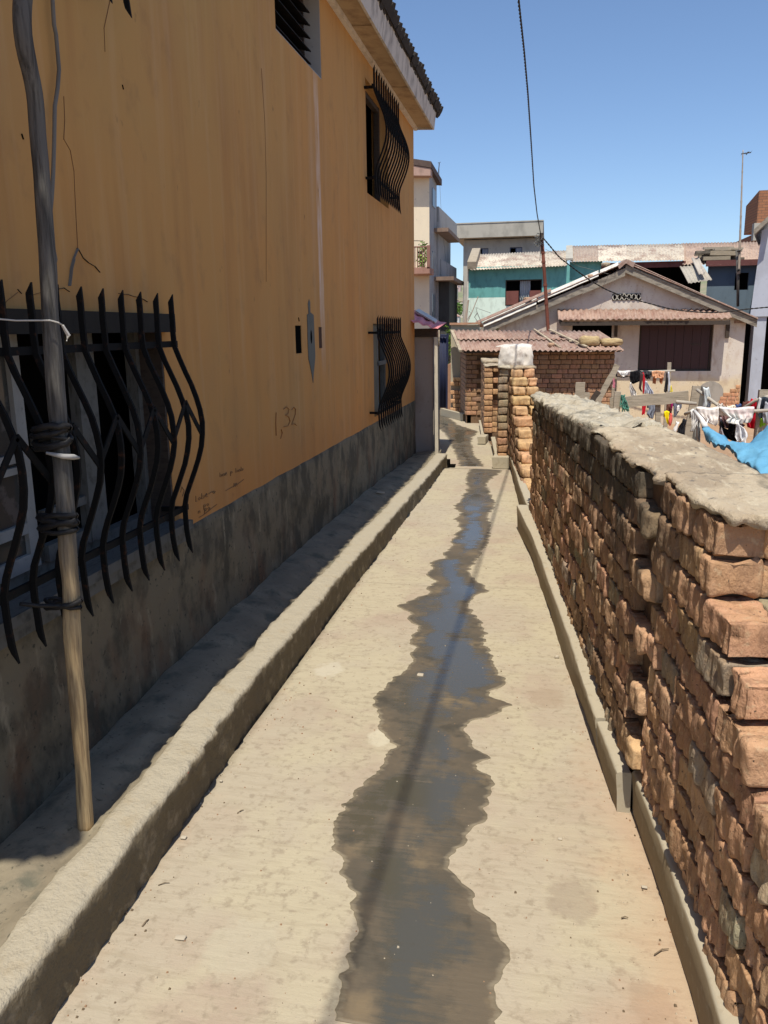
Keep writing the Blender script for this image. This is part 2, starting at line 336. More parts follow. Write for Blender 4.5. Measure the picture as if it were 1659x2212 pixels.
def cloth(name,c,pat=None): return mat(name,c,.95,[(4,tuple(min(1,x*.82) for x in c),.45,.65,I3)]+([pat] if pat else []),[(120,.25,.001,I3)],spec=.1)
m_green=mat('leaf_green',(.075,.13,.03),.6,[(8,(.12,.20,.04),.45,.65,I3)],[],tint=True); m_trunk=simple('bark',(.14,.10,.07))
# ================================================================ GROUND
rng=random.Random(7)
ALLEY=(-.25,-.05)
mb=MB(); mb.quad((-400,-60,-.66),(400,-60,-.66),(400,600,-.66),(-400,600,-.66)); mb.build('ground',m_soil,kind='structure')
# raised platform that carries the alley
mb=MB()
poly=[(-9,-4),(.70,-4),(.62,1.5),(.36,2.6),(-.02,6.5),(-.40,9.9),(-.55,12.),(-1.0,14.2),(-1.2,19.),(-9,19.)]
mb.prism([(x,y,-.64) for x,y in poly],(0,0,.585)); mb.build('alley_foundation',m_mortar,kind='structure')
def path_r(Y): return float(np.interp(Y,[-3,1.5,2.55,2.56,6.5,6.51,9.4,9.41,12,14.2],[.60,.455,.36,.33,-.03,-.06,-.33,-.36,-.78,-1.05]))
def path_l(Y): return float(np.interp(Y,[-3,1,9.6,9.7,17],[-1.14,-1.14,-1.17,-1.75,-2.6]))
def sheet(y0,y1,step,z,seed):
    ys=np.arange(y0,y1+1e-6,step); G=[]
    for Y in ys:
        xl,xr=path_l(Y),path_r(Y); G.append([(xl+(xr-xl)*t,Y,z) for t in np.linspace(0,1,34)])
    G=np.array(G); G[...,2]+=.006*fbm(G*[1.6,1.2,1],seed,3)
    # shallow drain channel along the middle
    return G
mb=MB(); G=sheet(-2.5,9.4,.06,0,3); mb.slab(G,np.array([0,0,-.012])); mb.build('path',m_path,smooth=True,kind='structure')
mb=MB(); G=sheet(9.4,17,.08,-.035,5); G[...,0]=np.where(G[...,1]>13.2,G[...,0],G[...,0]); G[...,2]-=0
mb.slab(G,np.array([0,0,-.012])); mb.b8([(-1.14,9.37,-.05),(-.33,9.37,-.05),(-.33,9.4,-.05),(-1.14,9.4,-.05),(-1.14,9.37,-.009),(-.33,9.37,-.009),(-.33,9.4,-.009),(-1.14,9.4,-.009)])
mb.build('lower_path',m_path,smooth=True,kind='structure')
# ================================================================ WATER
LW=[(1013,1020),(1033,1005),(1057,1011),(1069,1003),(1099,979),(1107,998),(1121,985),(1142,998),(1165,973),(1183,979),(1194,959),(1205,967),(1212,932),(1229,935),(1240,913),(1254,947),(1270,915),(1282,924),(1296,890),(1310,859),(1323,886),(1338,877),(1355,906),(1381,883),(1396,894),(1437,883),(1463,856),(1501,813),(1533,815),(1577,820),(1614,855),(1657,829),(1687,789),(1716,760),(1774,730),(1811,716),(1877,723),(1880,752),(1921,763),(1964,763),(1986,778),(2063,752),(2147,741),(2213,727),(2260,715)]
RW=[(1013,1030),(1017,1087),(1031,1064),(1051,1049),(1074,1064),(1098,1070),(1115,1052),(1142,1062),(1174,1052),(1197,1038),(1218,1026),(1232,1008),(1244,1020),(1259,1035),(1278,1052),(1294,1023),(1302,1011),(1329,1020),(1346,1044),(1367,1046),(1405,1052),(1431,1070),(1455,1073),(1484,1093),(1493,1052),(1509,1052),(1519,1100),(1539,1079),(1563,1023),(1577,1004),(1592,1001),(1610,1026),(1625,1026),(1639,1059),(1650,1026),(1670,1034),(1679,1063),(1701,1068),(1741,1057),(1782,1041),(1789,1012),(1818,1008),(1855,971),(1877,957),(1910,990),(1931,1023),(1964,1026),(1997,1074),(2027,1088),(2056,1105),(2107,1100),(2118,1068),(2162,1074),(2213,1081),(2260,1090)]
def wet(L,R,z,seed,name,ymin,step,fz):
    l=sorted([tuple(oz(x,y,z)[:2][::-1]) for y,x in L]); r=sorted([tuple(oz(x,y,z)[:2][::-1]) for y,x in R])
    ly,lx=zip(*l); ry,rx=zip(*r); y0=max(min(ly),min(ry),ymin); y1=min(max(ly),max(ry))
    ys=np.arange(y0,y1,step); G=[];T=[]
    def sm(xs,ks):
        v=np.interp(ys,xs,ks); w_=np.exp(-np.linspace(-2,2,9)**2); w_/=w_.sum(); return np.convolve(np.pad(v,4,mode='edge'),w_,'valid')
    LS,RS_=sm(ly,lx),sm(ry,rx)
    for i,Y in enumerate(ys):
        a=LS[i];b=RS_[i]; jx=.009+.005*Y/4
        a+=jx*float(fbm(V(3,Y*30,1),seed,4))+.010*float(vn(V(3,Y*9,1),seed)); b+=jx*float(fbm(V(9,Y*30,5),seed,4))+.010*float(vn(V(3,Y*9,8),seed))
        if b<a+.01: b=a+.01
        ts=np.array([0,.04,.1,.18,.28,.4,.5,.6,.72,.82,.9,.96,1])
        G.append([(a+(b-a)*t,Y,0) for t in ts]); k=np.clip(np.minimum(ts,1-ts)*(b-a)/.13,0,1); T.append([(q,q,q) for q in k])
    G=np.array(G); gz=.006*fbm(np.stack([G[...,0],G[...,1],G[...,2]*0+z],-1)*[1.6,1.2,1],fz,3); G[...,2]=z+gz+.0025
    mb=MB(); mb.slab(G,np.array([0,0,-.004]),tint=np.array(T)); return mb.build(name,m_wet,smooth=True,kind='structure')
wet(LW,RW,0,11,'water',1.2,.010,3)
LW2=[(1007,995),(990,988),(974,982),(961,974),(946,968),(935,960),(923,945),(897,945),(885,950)]
RW2=[(1009,1048),(996,1036),(984,1023),(956,1018),(945,1020),(933,1033),(924,1005),(918,987),(902,969),(885,955)]
wet(LW2,RW2,-.035,17,'water',9.42,.02,5)
# ================================================================ LEFT KERB AND LEDGE
def kerbx(Y): return float(np.interp(Y,[0,1.4,1.8,2.8,4.4,9.5],[-1.09,-1.10,-1.112,-1.15,-1.155,-1.115]))
def kz(Y): return float(np.interp(Y,[0,3,9.6],[.19,.19,.14]))
def wz(Y): return float(np.interp(Y,[0,2,3.2,4.6,7,10],[.135,.13,.20,.215,.19,.09]))
ys=np.arange(.1,9.62,.025); G=[]
for Y in ys:
    x=kerbx(Y); z=kz(Y); lip=.006*float(fbm(V(Y*5,2,0),21,4)); bas=.012*float(fbm(V(Y*3,8,0),23,3))
    row=[(x-.004+bas*.5,Y,-.02),(x-.006+bas*.5,Y,.02),(x-.008+bas*.3,Y,z*.4),(x-.006+lip*.6,Y,z*.7),(x+lip,Y,z-.018),(x-.006+lip,Y,z-.005),(x-.02+lip,Y,z)]
    wk=.105+.012*float(fbm(V(Y*2.2,5,0),25,3))
    row+=[(x-.02-wk*t,Y,z+.004*t) for t in (.25,.5,.75,1)]
    row+=[(x-.02-wk-.012,Y,z-.02)]
    G.append(row)
G=np.array(G); d=fbm(G*[22,22,30],31,4); G[...,0]+=.0085*d; G[...,2]+=.002*fbm(G*[14,9,1],33,3)
Gs=np.concatenate([G,np.stack([G[:,-1]*[1,1,0]+V(0,0,-.02)],1)],1)
T=np.ones(Gs.shape); T[:,0:4]=(.42,.38,.31); T[:,4]=(.55,.5,.42)  # face rows tinted darker: the kerb side's shade painted into the colour
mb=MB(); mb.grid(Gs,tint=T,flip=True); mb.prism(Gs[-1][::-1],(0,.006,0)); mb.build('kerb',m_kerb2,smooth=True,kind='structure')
G=[]
for Y in np.arange(.1,10.,.03):
    x0=kerbx(Y)-.118; z0=kz(Y)-.004; x1=-1.56; z1=wz(Y); row=[]
    for t in np.linspace(0,1,16):
        dip=-.020*math.exp(-((t-.22)/.17)**2)*(1.1+.6*float(vn(V(Y*2.,1,1),5))) + .012*t*(1-t)
        row.append((x0+(x1-x0)*t,Y,z0+(z1-z0)*t**1.3+dip))
    G.append(row)
G=np.array(G); n=fbm(G*[9,7,1],41,4); G[...,2]+=.009*n; G[:,1:5,2]+=.010*fbm(G[:,1:5]*[30,30,1],43,3)
mb=MB(); mb.slab(G,np.array([0,0,-.05])); mb.build('ledge',m_ledge,smooth=True,kind='structure')
mb=MB(); mb.box((-1.12,9.62,-.02),(-1.03,9.78,-.012)); mb.box((-1.20,9.60,-.03),(-1.09,9.70,.06)); mb.build('drain_outlet',m_dark,label='small square black drain mouth at the far end of the left kerb',cat='drain')
# ================================================================ ORANGE BUILDING
WX=-1.55; BY0,BY1=.15,9.90; BT=3.93
ob=thing('ochre_building',(-3.2,5,0),'long ochre plastered building with bulging black window grilles and a stained grey plinth','building')
def holed(mb,a0,a1,b0,b1,holes,P,depth,rt=None,jit=None):
    A=sorted({a0,a1,*[h[0] for h in holes],*[h[1] for h in holes]}); B=sorted({b0,b1,*[h[2] for h in holes],*[h[3] for h in holes]})
    A=[x for x in A if a0<=x<=a1];B=[x for x in B if b0<=x<=b1]
    for i in range(len(A)-1):
        for j in range(len(B)-1):
            ca,cb=(A[i]+A[i+1])/2,(B[j]+B[j+1])/2
            if any(h[0]<ca<h[1] and h[2]<cb<h[3] for h in holes): continue
            mb.quad(P(A[i],B[j],0),P(A[i+1],B[j],0),P(A[i+1],B[j+1],0),P(A[i],B[j+1],0))
    for h in holes:
        c=[(h[0],h[2]),(h[1],h[2]),(h[1],h[3]),(h[0],h[3])]; dp=h[4] if len(h)>4 else depth
        for k in range(4):
            p,q=c[k],c[(k+1)%4]; mb.quad(P(*p,0),P(*p,dp),P(*q,dp),P(*q,0),tint=rt)
W1=(1.62,3.19,.80,1.645); W2=(7.46,8.45,.80,1.65); W3=(4.885,5.87,3.262,3.80); W4=(7.30,8.30,2.75,3.66); W5=(1.55,2.75,2.74,3.6)
S1=(5.05,5.185,1.455,1.63,.14); S2=(5.60,5.69,1.475,1.62,.06)
mb=MB(); PX=lambda a,b,dd:(WX-dd,a,b)
holed(mb,BY0,BY1,.72,BT,[W1,W2,W3,W4,W5,S1,S2],PX,.16)
mb.quad((WX,BY1,.0),(WX,BY1,BT),(-6,BY1,BT),(-6,BY1,.0)); mb.quad((WX,BY0,0),(-6,BY0,0),(-6,BY0,BT),(WX,BY0,BT)); mb.quad((-6,BY0,0),(-6,BY1,0),(-6,BY1,BT),(-6,BY0,BT))
mb.build('wall',m_orange,ob)
mb=MB(); mb.b8([(-1.9,BY0+.05,.1),(-1.84,BY0+.05,.1),(-1.84,BY1-.05,.1),(-1.9,BY1-.05,.1),(-1.9,BY0+.05,BT),(-1.84,BY0+.05,BT),(-1.84,BY1-.05,BT),(-1.9,BY1-.05,BT)]); mb.build('dark_room',m_dark,ob)
# plinth: a rough render coat standing a little proud
G=[]
for Y in np.arange(BY0,BY1+.01,.03):
    top=.755+.003*float(fbm(V(Y*3.5,0,0),51,4)); zb=wz(Y)-.03
    G.append([(WX+.006+.008*min(1,max(.08,(top-z)/.25))*float(fbm(V(4,Y*5,z*7),52,4))+ (.0 if z<top-.02 else -.010*(z-top+.02)/.02) ,Y,z) for z in list(np.linspace(zb,top-.02,18))+[top]])
G=np.array(G); mb=MB(); mb.slab(G,np.array([-.05,0,0])); mb.build('plinth',m_plinth,ob,smooth=True)
# roof: soffit, moulding, fascia, dark tiles
mb=MB(); 
for i in range(12):
    a=BY0-.1+i*(10.0-BY0+.1)/12; b=BY0-.1+(i+1)*(10.0-BY0+.1)/12-.006; dz=rng.uniform(-.006,.006)
    mb.b8([(-1.56,a,3.86+dz),(-1.345,a,3.845+dz),(-1.345,b,3.845+dz),(-1.56,b,3.86+dz),(-1.56,a,3.872+dz),(-1.345,a,3.857+dz),(-1.345,b,3.857+dz),(-1.56,b,3.872+dz)])
mb.build('soffit',m_soffit,ob)
mb=MB(); mb.box((-1.552,BY0,3.815),(-1.515,9.97,3.855)); mb.build('moulding',m_white,ob)
mb=MB()
for a,b in ((BY0-.1,6.9),(6.915,10.0)): mb.b8([(-1.345,a,3.82),(-1.325,a,3.82),(-1.325,b,3.82),(-1.345,b,3.82),(-1.36,a,4.02),(-1.30,a,4.02),(-1.30,b,4.02),(-1.36,b,4.02)])
mb.b8([(-1.55,9.985,3.83),(-1.345,9.985,3.82),(-1.345,10.0,3.82),(-1.55,10.0,3.83),(-1.55,9.985,4.1),(-1.345,9.985,4.02),(-1.345,10.0,4.02),(-1.55,10.0,4.1)])
mb.build('fascia',m_fascia,ob)
mb=MB()
for row in range(5):
    for i in range(78):
        y=BY0-.15+i*.131; x=-1.275-row*.26+rng.uniform(-.008,.008); z=4.03+row*.165
        j=rng.uniform(-.008,.012)
        mb.tube([(x,y+.065,z+j),(x-.31,y+.065,z+.19+j)],[.072,.064],7)
mb.quad((-1.283,BY0-.15,4.0),(-1.283,10.05,4.0),(-3.8,10.05,5.58),(-3.8,BY0-.15,5.58)); mb.quad((-3.8,BY0-.15,5.58),(-3.8,10.05,5.58),(-6.3,10.05,4.0),(-6.3,BY0-.15,4.0))
mb.prism([(WX-.02,9.97,3.9),(-3.8,9.97,5.5),(-6,9.97,3.9)],(0,.02,0)); mb.prism([(WX-.02,.2,3.9),(-3.8,.2,5.5),(-6,.2,3.9)],(0,.02,0))
mb.build('roof',m_tarblk,ob)
# windows ------------------------------------------------------------
def win_frame(parent,w,x,name='window',bars=(.33,.66),vs=(.5,),mat_=m_darkw,t=.045):
    y0,y1,z0,z1=w[:4]; mb=MB()
    mb.box((x,y0,z0),(x+.05,y0+t,z1)); mb.box((x,y1-t,z0),(x+.05,y1,z1)); mb.box((x,y0+t,z0),(x+.05,y1-t,z0+t)); mb.box((x,y0+t,z1-t),(x+.05,y1-t,z1))
    return mb.build(name,mat_,parent)
m_frm=mat('grey_window_timber',(.12,.118,.108),.8,[(20,(.06,.058,.05),.5,.7,(4,1,1))],[(50,.3,.002,I3)])
w1=win_frame(ob,W1,-1.70,mat_=m_frm)
mb=MB(); mb.box((-1.555,1.60,1.60),(-1.50,3.22,1.672)); mb.build('lintel',simple('charred_lintel',(.025,.022,.018),.9),ob)
mb=MB(); mb.b8([(-1.70,1.60,.775),(-1.49,1.60,.765),(-1.49,3.24,.765),(-1.70,3.24,.775),(-1.70,1.60,.81),(-1.49,1.60,.80),(-1.49,3.24,.80),(-1.70,3.24,.81)]); mb.box((-1.535,1.60,.715),(-1.51,3.24,.764)); mb.build('sill',m_frm,ob)
mb=MB()   # left casement with rails and mullion, second casement bars
for z0,h in ((1.535,.06),(1.20,.028),(1.165,.022),(.965,.035),(.845,.05)): mb.box((-1.675,1.665,z0),(-1.64,2.36,z0+h))
for y0,h in ((1.665,.05),(2.31,.05)): mb.box((-1.68,y0,.845),(-1.639,y0+h,1.60))
mb.build('sash',simple('dull_white_sash',(.30,.295,.28),.8),w1)
mb=MB(); mb.box((-1.70,3.175,.80),(-1.552,3.189,1.645)); mb.build('dark_reveal_panel',m_darkw,w1)  # thin dark panel laid over the orange reveal to darken it
mb=MB(); mb.box((-1.66,1.70,.86),(-1.655,2.32,1.58)); mb.build('pane',mat('curtained_glass',(.045,.045,.042),.18,[(14,(.10,.09,.085),.52,.6,I3),(22,(.10,.02,.02),.70,.74,I3)],[],spec=.8),w1)
mb=MB(); mb.box((-1.665,2.66,.845),(-1.625,2.78,1.6))
for z0 in (1.24,.99): mb.box((-1.66,2.40,z0),(-1.635,2.66,z0+.03))
mb.box((-1.665,2.395,.845),(-1.63,2.66,.90)); mb.build('sash',m_frm,w1)
w2=win_frame(ob,W2,-1.68,mat_=m_frm); mb=MB(); mb.box((-1.64,7.5,.84),(-1.61,7.56,1.62)); mb.box((-1.64,7.9,.84),(-1.61,7.98,1.62)); mb.box((-1.64,7.56,1.25),(-1.61,8.4,1.29)); mb.build('sash',m_frm,w2)
mb=MB(); mb.box((-1.60,7.46,.805),(-1.585,7.80,1.64)); mb.build('shutter',simple('olive_shutter',(.13,.12,.09)),w2)
w3=win_frame(ob,W3,-1.71,t=.03,mat_=m_darkw); mb=MB()
for k in range(7): mb.b8([(-1.70,4.92,3.29+k*.078),(-1.60,4.92,3.26+k*.078),(-1.60,5.80,3.26+k*.078),(-1.70,5.80,3.29+k*.078),(-1.70,4.92,3.298+k*.078),(-1.60,4.92,3.268+k*.078),(-1.60,5.80,3.268+k*.078),(-1.70,5.80,3.298+k*.078)])
mb.build('louvre',m_blackm,w3)
mb=MB(); mb.box((-1.71,5.862,3.262),(-1.551,5.869,3.80)); mb.box((-1.71,4.886,3.263),(-1.551,5.86,3.268)); mb.build('reveal',m_greyv,w3)
win_frame(ob,W4,-1.68,mat_=m_darkw); win_frame(ob,W5,-1.68,mat_=m_darkw)
# grilles -------------------------------------------------------------
def bulge(z0,z1,n=22,tipx=.04,amp=.10):
    pts=[]
    for t in np.linspace(0,1,n):
        z=z0+(z1-z0)*t; u=(t-.20)/.62 # between rails
        b=amp*max(0,sin(pi*np.clip(u,0,1)))**1.3 if 0<u<1 else 0
        tip=.012*(max(0,.14-t)/.14)**1.6 - .0*(max(0,t-.93)/.07)
        pts.append((b+tip,z))
    return pts
def grille(ys,z0,z1,rz,name_lab=None,bw=.0100,orn=True,rails=(0,0)):
    g=MB(); y0,y1=ys[0]-.02+rails[0],ys[-1]+.05+rails[1]
    z=rz[1]; g.box((-1.476,y0,z-.012),(-1.464,y1,z+.012))
    for y in (y0+.05,y1-.05): g.box((-1.56,y-.01,z-.01),(-1.475,y+.01,z+.01))
    root=g.build('window_grille',m_blackm,ob)
    g=MB(); z=rz[0]; g.box((-1.476,y0,z-.012),(-1.464,y1,z+.012))
    for y in (y0+.05,y1-.05): g.box((-1.56,y-.01,z-.01),(-1.475,y+.01,z+.01))
    g.build('rail',m_blackm,root)
    prof=bulge(z0,z1)
    for y in ys:
        b=MB(); P=[(-1.458+bx,y+rng.uniform(-.002,.002),z) for bx,z in prof]
        b.strip(P,(0,.0045,0),(bw,0,0))
        # slanted cut ends
        v=b.v[0]; n=len(P); v[n-1,2]-=.030; v[2*n-1,2]-=.030; v[0,2]+=.030; v[n,2]+=.030
        b.build('bar',m_blackm,root)
    if orn:
        o=MB(); zp,zv=1.335,1.195
        if rz[0]>2: zp+=2; zv+=2
        X=lambda z:-1.458+.09
        for i in range(len(ys)-1,0,-1):
            hi=(len(ys)-1-i)%2
            za,zb=(zv,zp) if not hi else (zp,zv)
            o.bar((X(za)+.004,ys[i],za),(X(zb)+.004,ys[i-1],zb),.022,.005,up=(1,0,0))
        o.build('zigzag_strip',m_blackm,root)
    return root
ys1=[3.10-.1315*k for k in range(12)][::-1]
grille(ys1,.69,1.745,(.878,1.553),rails=(-.05,0))
grille([7.22+.105*k for k in range(12)],.70,1.72,(.86,1.57),orn=False,bw=.0075)
grille([7.22+.105*k for k in range(12)],2.70,3.73,(2.86,3.57),orn=False,bw=.0075)
grille([2.90-.1315*k for k in range(12)][::-1],2.66,3.70,(2.86,3.50))
# cement patch, cracks, scratched marks
mb=MB()
pt=[(5.32,1.70),(5.40,1.715),(5.475,1.70),(5.48,1.55),(5.485,1.44),(5.48,1.41),(5.455,1.36),(5.43,1.31),(5.41,1.25),(5.385,1.31),(5.35,1.37),(5.32,1.41),(5.315,1.50)]
mb.prism([(WX+.001,a,b) for a,b in pt],(.003,0,0)); mb.prism([(WX+.001,5.36,1.70),(WX+.001,5.40,1.70),(WX+.001,5.405,1.78),(WX+.001,5.38,1.80),(WX+.001,5.35,1.77)],(.0018,0,0))
mb.build('cement_patch',simple('grey_patch_cement',(.12,.12,.105),.9),ob)
mb=MB(); mb.prism([(WX+.0045,5.395+.018*cos(a),1.555+.045*sin(a)) for a in np.linspace(0,2*pi,10)[:-1]],(.0008,0,0)); mb.build('dark_spot',m_dark,ob)
def marks(name,lines,wd,mat_,par=ob,off=.0012,px=True,one=False):
    mb=MB()
    for q in lines:
        if not one: mb=MB()
        L=q[0] if isinstance(q[0],list) else q; ww=q[1] if isinstance(q[0],list) else wd
        P=[ox(x,y,WX+off) for x,y in L] if px else L
        P=np.array(P); 
        for i in range(len(P)-1):
            a,b=P[i],P[i+1]
            if np.linalg.norm(b-a)<1e-5: continue
            mb.bar(a-(b-a)*.04,b+(b-a)*.04,.0014,ww*(.7+.6*rng.random()),up=(1,0,0))
        if not one: mb.build(name,mat_,par)
    if one: mb.build(name,mat_,par)
m_mark=mat('charcoal_scratch',(.30,.135,.045),.9); m_crk=mat('crack_dark',(.035,.028,.02),.95); m_crk2=mat('cement_filled_crack',(.16,.155,.14),.95)
marks('crack',[([(166,538),(157,560),(152,580),(150,600),(148,617)],.016)],.012,m_crk2)
marks('crack',[[(166,536),(170,540),(180,558),(190,567),(204,575),(215,588)],[(118,628),(128,624),(138,622),(150,630)],[(256,634),(268,636),(276,636),(288,640),(300,643),(310,647),(318,652)],[(38,625),(46,634)]],.006,m_crk)
marks('hairline_crack',[[(138,210),(140,260),(138,300),(152,325),(160,370),(163,440),(165,480),(168,536)],[(938-700,0),(225,60),(227,110)],[(0,670),(15,650),(38,632)],[(60,640),(95,630)],[(565,150),(568,200),(572,260),(575,380),(575,600)]],.0016,mat('hairline',(.20,.105,.045),.95))
marks('scratched_number',[[(596,892),(595,915),(596,940)],[(612,884),(618,879),(624,884),(622,893),(616,897),(623,900),(626,910),(622,920),(613,922)],[(630,885),(634,880),(638,884),(637,896),(633,908),(630,917),(636,915),(640,919)],[(607,928),(609,936),(606,947)]],.009,m_mark)
m_sc=mat('pencil_scribble',(.20,.11,.05),.9)
sc=[];WD=[]
def word(x,y,s,txt,sl):
    sc=[];WD.append(sc)
    # small looping handwriting strokes
    g={'b':[(0,-8),(0,0),(3,0),(4,-3),(0,-4)],'a':[(3,-4),(0,-3),(0,0),(3,0),(3,-4),(4,0)],'i':[(1,-4),(1,0)],'3':[(0,-7),(3,-7),(2,-4),(4,-2),(0,0)],'t':[(2,-8),(2,0),(4,0)],'e':[(0,-2),(3,-3),(2,-5),(0,-3),(1,0),(4,0)],'l':[(1,-8),(1,0)],'n':[(0,-4),(0,0),(1,-4),(3,-4),(3,0)],'m':[(0,-7),(0,0),(2,-6),(3,-6),(3,0),(5,-6),(6,0)],'p':[(0,-4),(0,4),(0,-4),(3,-4),(3,-1),(0,0)],'o':[(0,-2),(2,-4),(4,-2),(2,0),(0,-2)],'-':[(0,-3),(5,-4)]}
    for ch in txt:
        if ch!=' ': sc.append([(x+a*s,y+b*s-(a*s)*sl) for a,b in g.get(ch,g['l'])])
        x+=5.2*s; y-=5.2*s*sl
word(475,1030,1.1,'bae p bab',.28); word(505,1052,1.2,'m',.25); word(420,1085,1.5,'tobe-o',.45); word(428,1110,1.3,'n po',.4); word(440,1096,1.2,'po',.4)
sc+=[[(430,1118),(440,1112),(455,1100),(468,1090)],[(488,1060),(500,1053),(512,1047),(526,1036)],[(390,1063),(393,1052),(398,1060),(394,1072)]]
marks('scribble',sc,.003,m_sc)
for q in WD: marks('scribble',q,.003,m_sc,one=True)
for x,y,s in ((48,295,.012),(265,188,.012),(645,690,.02),(300,1000,.01)):
    p=ox(x,y,WX+.001); mb=MB(); mb.bar(p+V(0,-s*.2,s*.6),p+V(0,s*.3,-s*.6),.003,s*.45,up=(1,0,0)); mb.build('chip',m_dark,ob)
for q in (S1,S2): mb=MB(); mb.box((WX-.02,q[0]+.002,q[2]+.002),(WX-.004,q[1]-.002,q[3]-.002)); mb.build('slot_shade_fill',m_dark if q is S1 else simple('slot_brick',(.06,.025,.012)),ob)  # near-flush dark fill stands in for the shade inside the slots
# small cable on the wall
P=[ox(x,y,-1.53) for x,y in ((113,-30),(114,5),(117,55),(121,75),(124,115),(127,150),(124,190),(118,230),(117,300),(115,370),(112,430),(108,470),(112,520),(120,560),(118,568))]
mb=MB(); mb.tube(P,.0065,7,jit=.001); mb.build('wall_cable',simple('grey_cable',(.16,.15,.13),.7),label='grey wavy cable hanging against the ochre wall beside the propped pole',cat='cable',smooth=True)
# timber pole propped against the grille
pole=thing('propped_pole',tuple(oz(187,1795,.13)),'tall crooked timber pole lashed upright against the nearest window grille','pole')
PP=[(187,1797,-1.318),(183,1745,-1.316),(170,1550,-1.31),(160,1420,-1.308),(150,1230,-1.305),(137,1020,-1.302),(122,850,-1.30),(109,700,-1.30),(98,500,-1.30),(89,380,-1.30),(82,270,-1.30),(76,200,-1.30),(64,150,-1.30),(52,100,-1.30),(47,50,-1.30),(48,0,-1.30),(56,-60,-1.30)]
P=np.array([ox(x,y,X) for x,y,X in PP]); 
from itertools import chain
def dens(P,R,n=90):
    P=np.array(P);d=np.r_[0,np.cumsum(np.linalg.norm(np.diff(P,axis=0),axis=1))];t=np.linspace(0,d[-1],n)
    Q=np.stack([np.interp(t,d,P[:,k]) for k in range(3)],1); 
    for _ in range(2): Q[1:-1]=(Q[:-2]+2*Q[1:-1]+Q[2:])/4
    return Q,np.interp(t,d,R)
Q,R=dens(P,[.0225,.0245,.0245,.025,.026,.027,.026,.025,.024,.023,.023,.023,.024,.025,.026,.025,.024])
R=R*.86*(1+.07*fbm(np.stack([Q[:,2]*6]*3,1),61,3))
k=int(np.argmin(abs(Q[:,2]-.80)))
def pole_extra(c,o):
    X,Y,Z=xyz(c)[:3]
    g=c['ramp'](mth(c,'ADD',Z,mth(c,'MULTIPLY',mth(c,'SUBTRACT',c['noise'](12.,(3,3,.4),4,5.),.5),.5)),.75,1.15)
    w_=c['mix'](c['ramp'](c['noise'](18.,(4,4,.3),5,9.),.42,.66),o,(.055,.05,.045)) if False else None
    o2=c['mix'](c['ramp'](c['noise'](18.,(4,4,.3),5,9.),.42,.66),o,(.24,.165,.09))
    gw=c['N'].new('ShaderNodeRGB'); gw.outputs[0].default_value=(.12,.112,.10,1)
    g2=c['mix'](c['ramp'](c['noise'](20.,(4,4,.25),6,19.),.44,.62),gw.outputs[0],(.05,.047,.042))
    return c['mix'](g,o2,g2)
mb=MB(); mb.tube(Q,R,14,jit=.0028,seed=3,sq=.10); mb.build('shaft',mat('crooked_pole_wood',(.50,.36,.19),.85,[],[(40,.8,.006,(4,4,.3))],extra=pole_extra),pole,smooth=True)
m_rub=mat('black_rubber',(.012,.011,.011),.6,[(30,(.03,.028,.026),.5,.7,I3)],[(60,.8,.004,I3)])
def lash(y,h,n,seed):
    h=h*.8
    c=np.array(Q[np.argmin([abs(proj_y(q)-y) for q in Q])]); mb=MB(); rr=random.Random(seed)
    for i in range(n):
        z=c[2]+(i/(max(1,n-1))-.5)*h; a0=rr.random()*6
        pts=[(c[0]-.022+.052*cos(a),c[1]-.006+.030*sin(a),z+.010*sin(a+a0)+rr.uniform(-.003,.003)) for a in np.linspace(0,2*pi,17)]
        mb.tube(pts,.0075+rr.uniform(-.002,.003),6,jit=.005,seed=seed+i,cap=False)
    return mb,c
def proj_y(p):
    c=M.T@(np.array(p)-O);return CY+F*c[1]/c[2]
mb,c=lash(950,.05,5,1); mb.build('rubber_tie',m_rub,pole,smooth=True)
mb2=MB(); mb2.tube([c+V(-.02,-.05,-.045),c+V(.02,-.035,-.055),c+V(.035,-.01,-.06),c+V(.03,.03,-.066)],[.004,.008,.009,.004],7,jit=.009,seed=9); mb2.build('plastic_strip',simple('dull_plastic',(.36,.35,.33),.6,sc=30),pole,smooth=True,label='white plastic strip tucked under the upper tie')
mb,c=lash(1135,.035,4,2); mb.build('rubber_tie',m_rub,pole,smooth=True)
mb,c=lash(1298,.004,2,3); mb.tube([c+V(-.09,-.10,.03),c+V(-.06,-.06,.012),c+V(0,-.03,.005)],.006,6); mb.build('rubber_tie',m_rub,pole,smooth=True,label='thin black cord around the pole')
a=ox(-40,686,-1.42); b=ox(108,692,-1.275)
mb=MB(); mb.tube([a,(a+b)/2+V(0,0,-.004),b,b+V(.012,.02,-.006),b+V(.012,.035,-.012)],.0022,5); mb.tube([b+V(.012,.035,-.012),b+V(.018,.05,-.04),b+V(.014,.045,-.055)],[.004,.006,.002],5,jit=.003); mb.build('string',mat('white_string',(.5,.48,.44),.9),label='thin white string tied round the propped pole at grille height',cat='string')
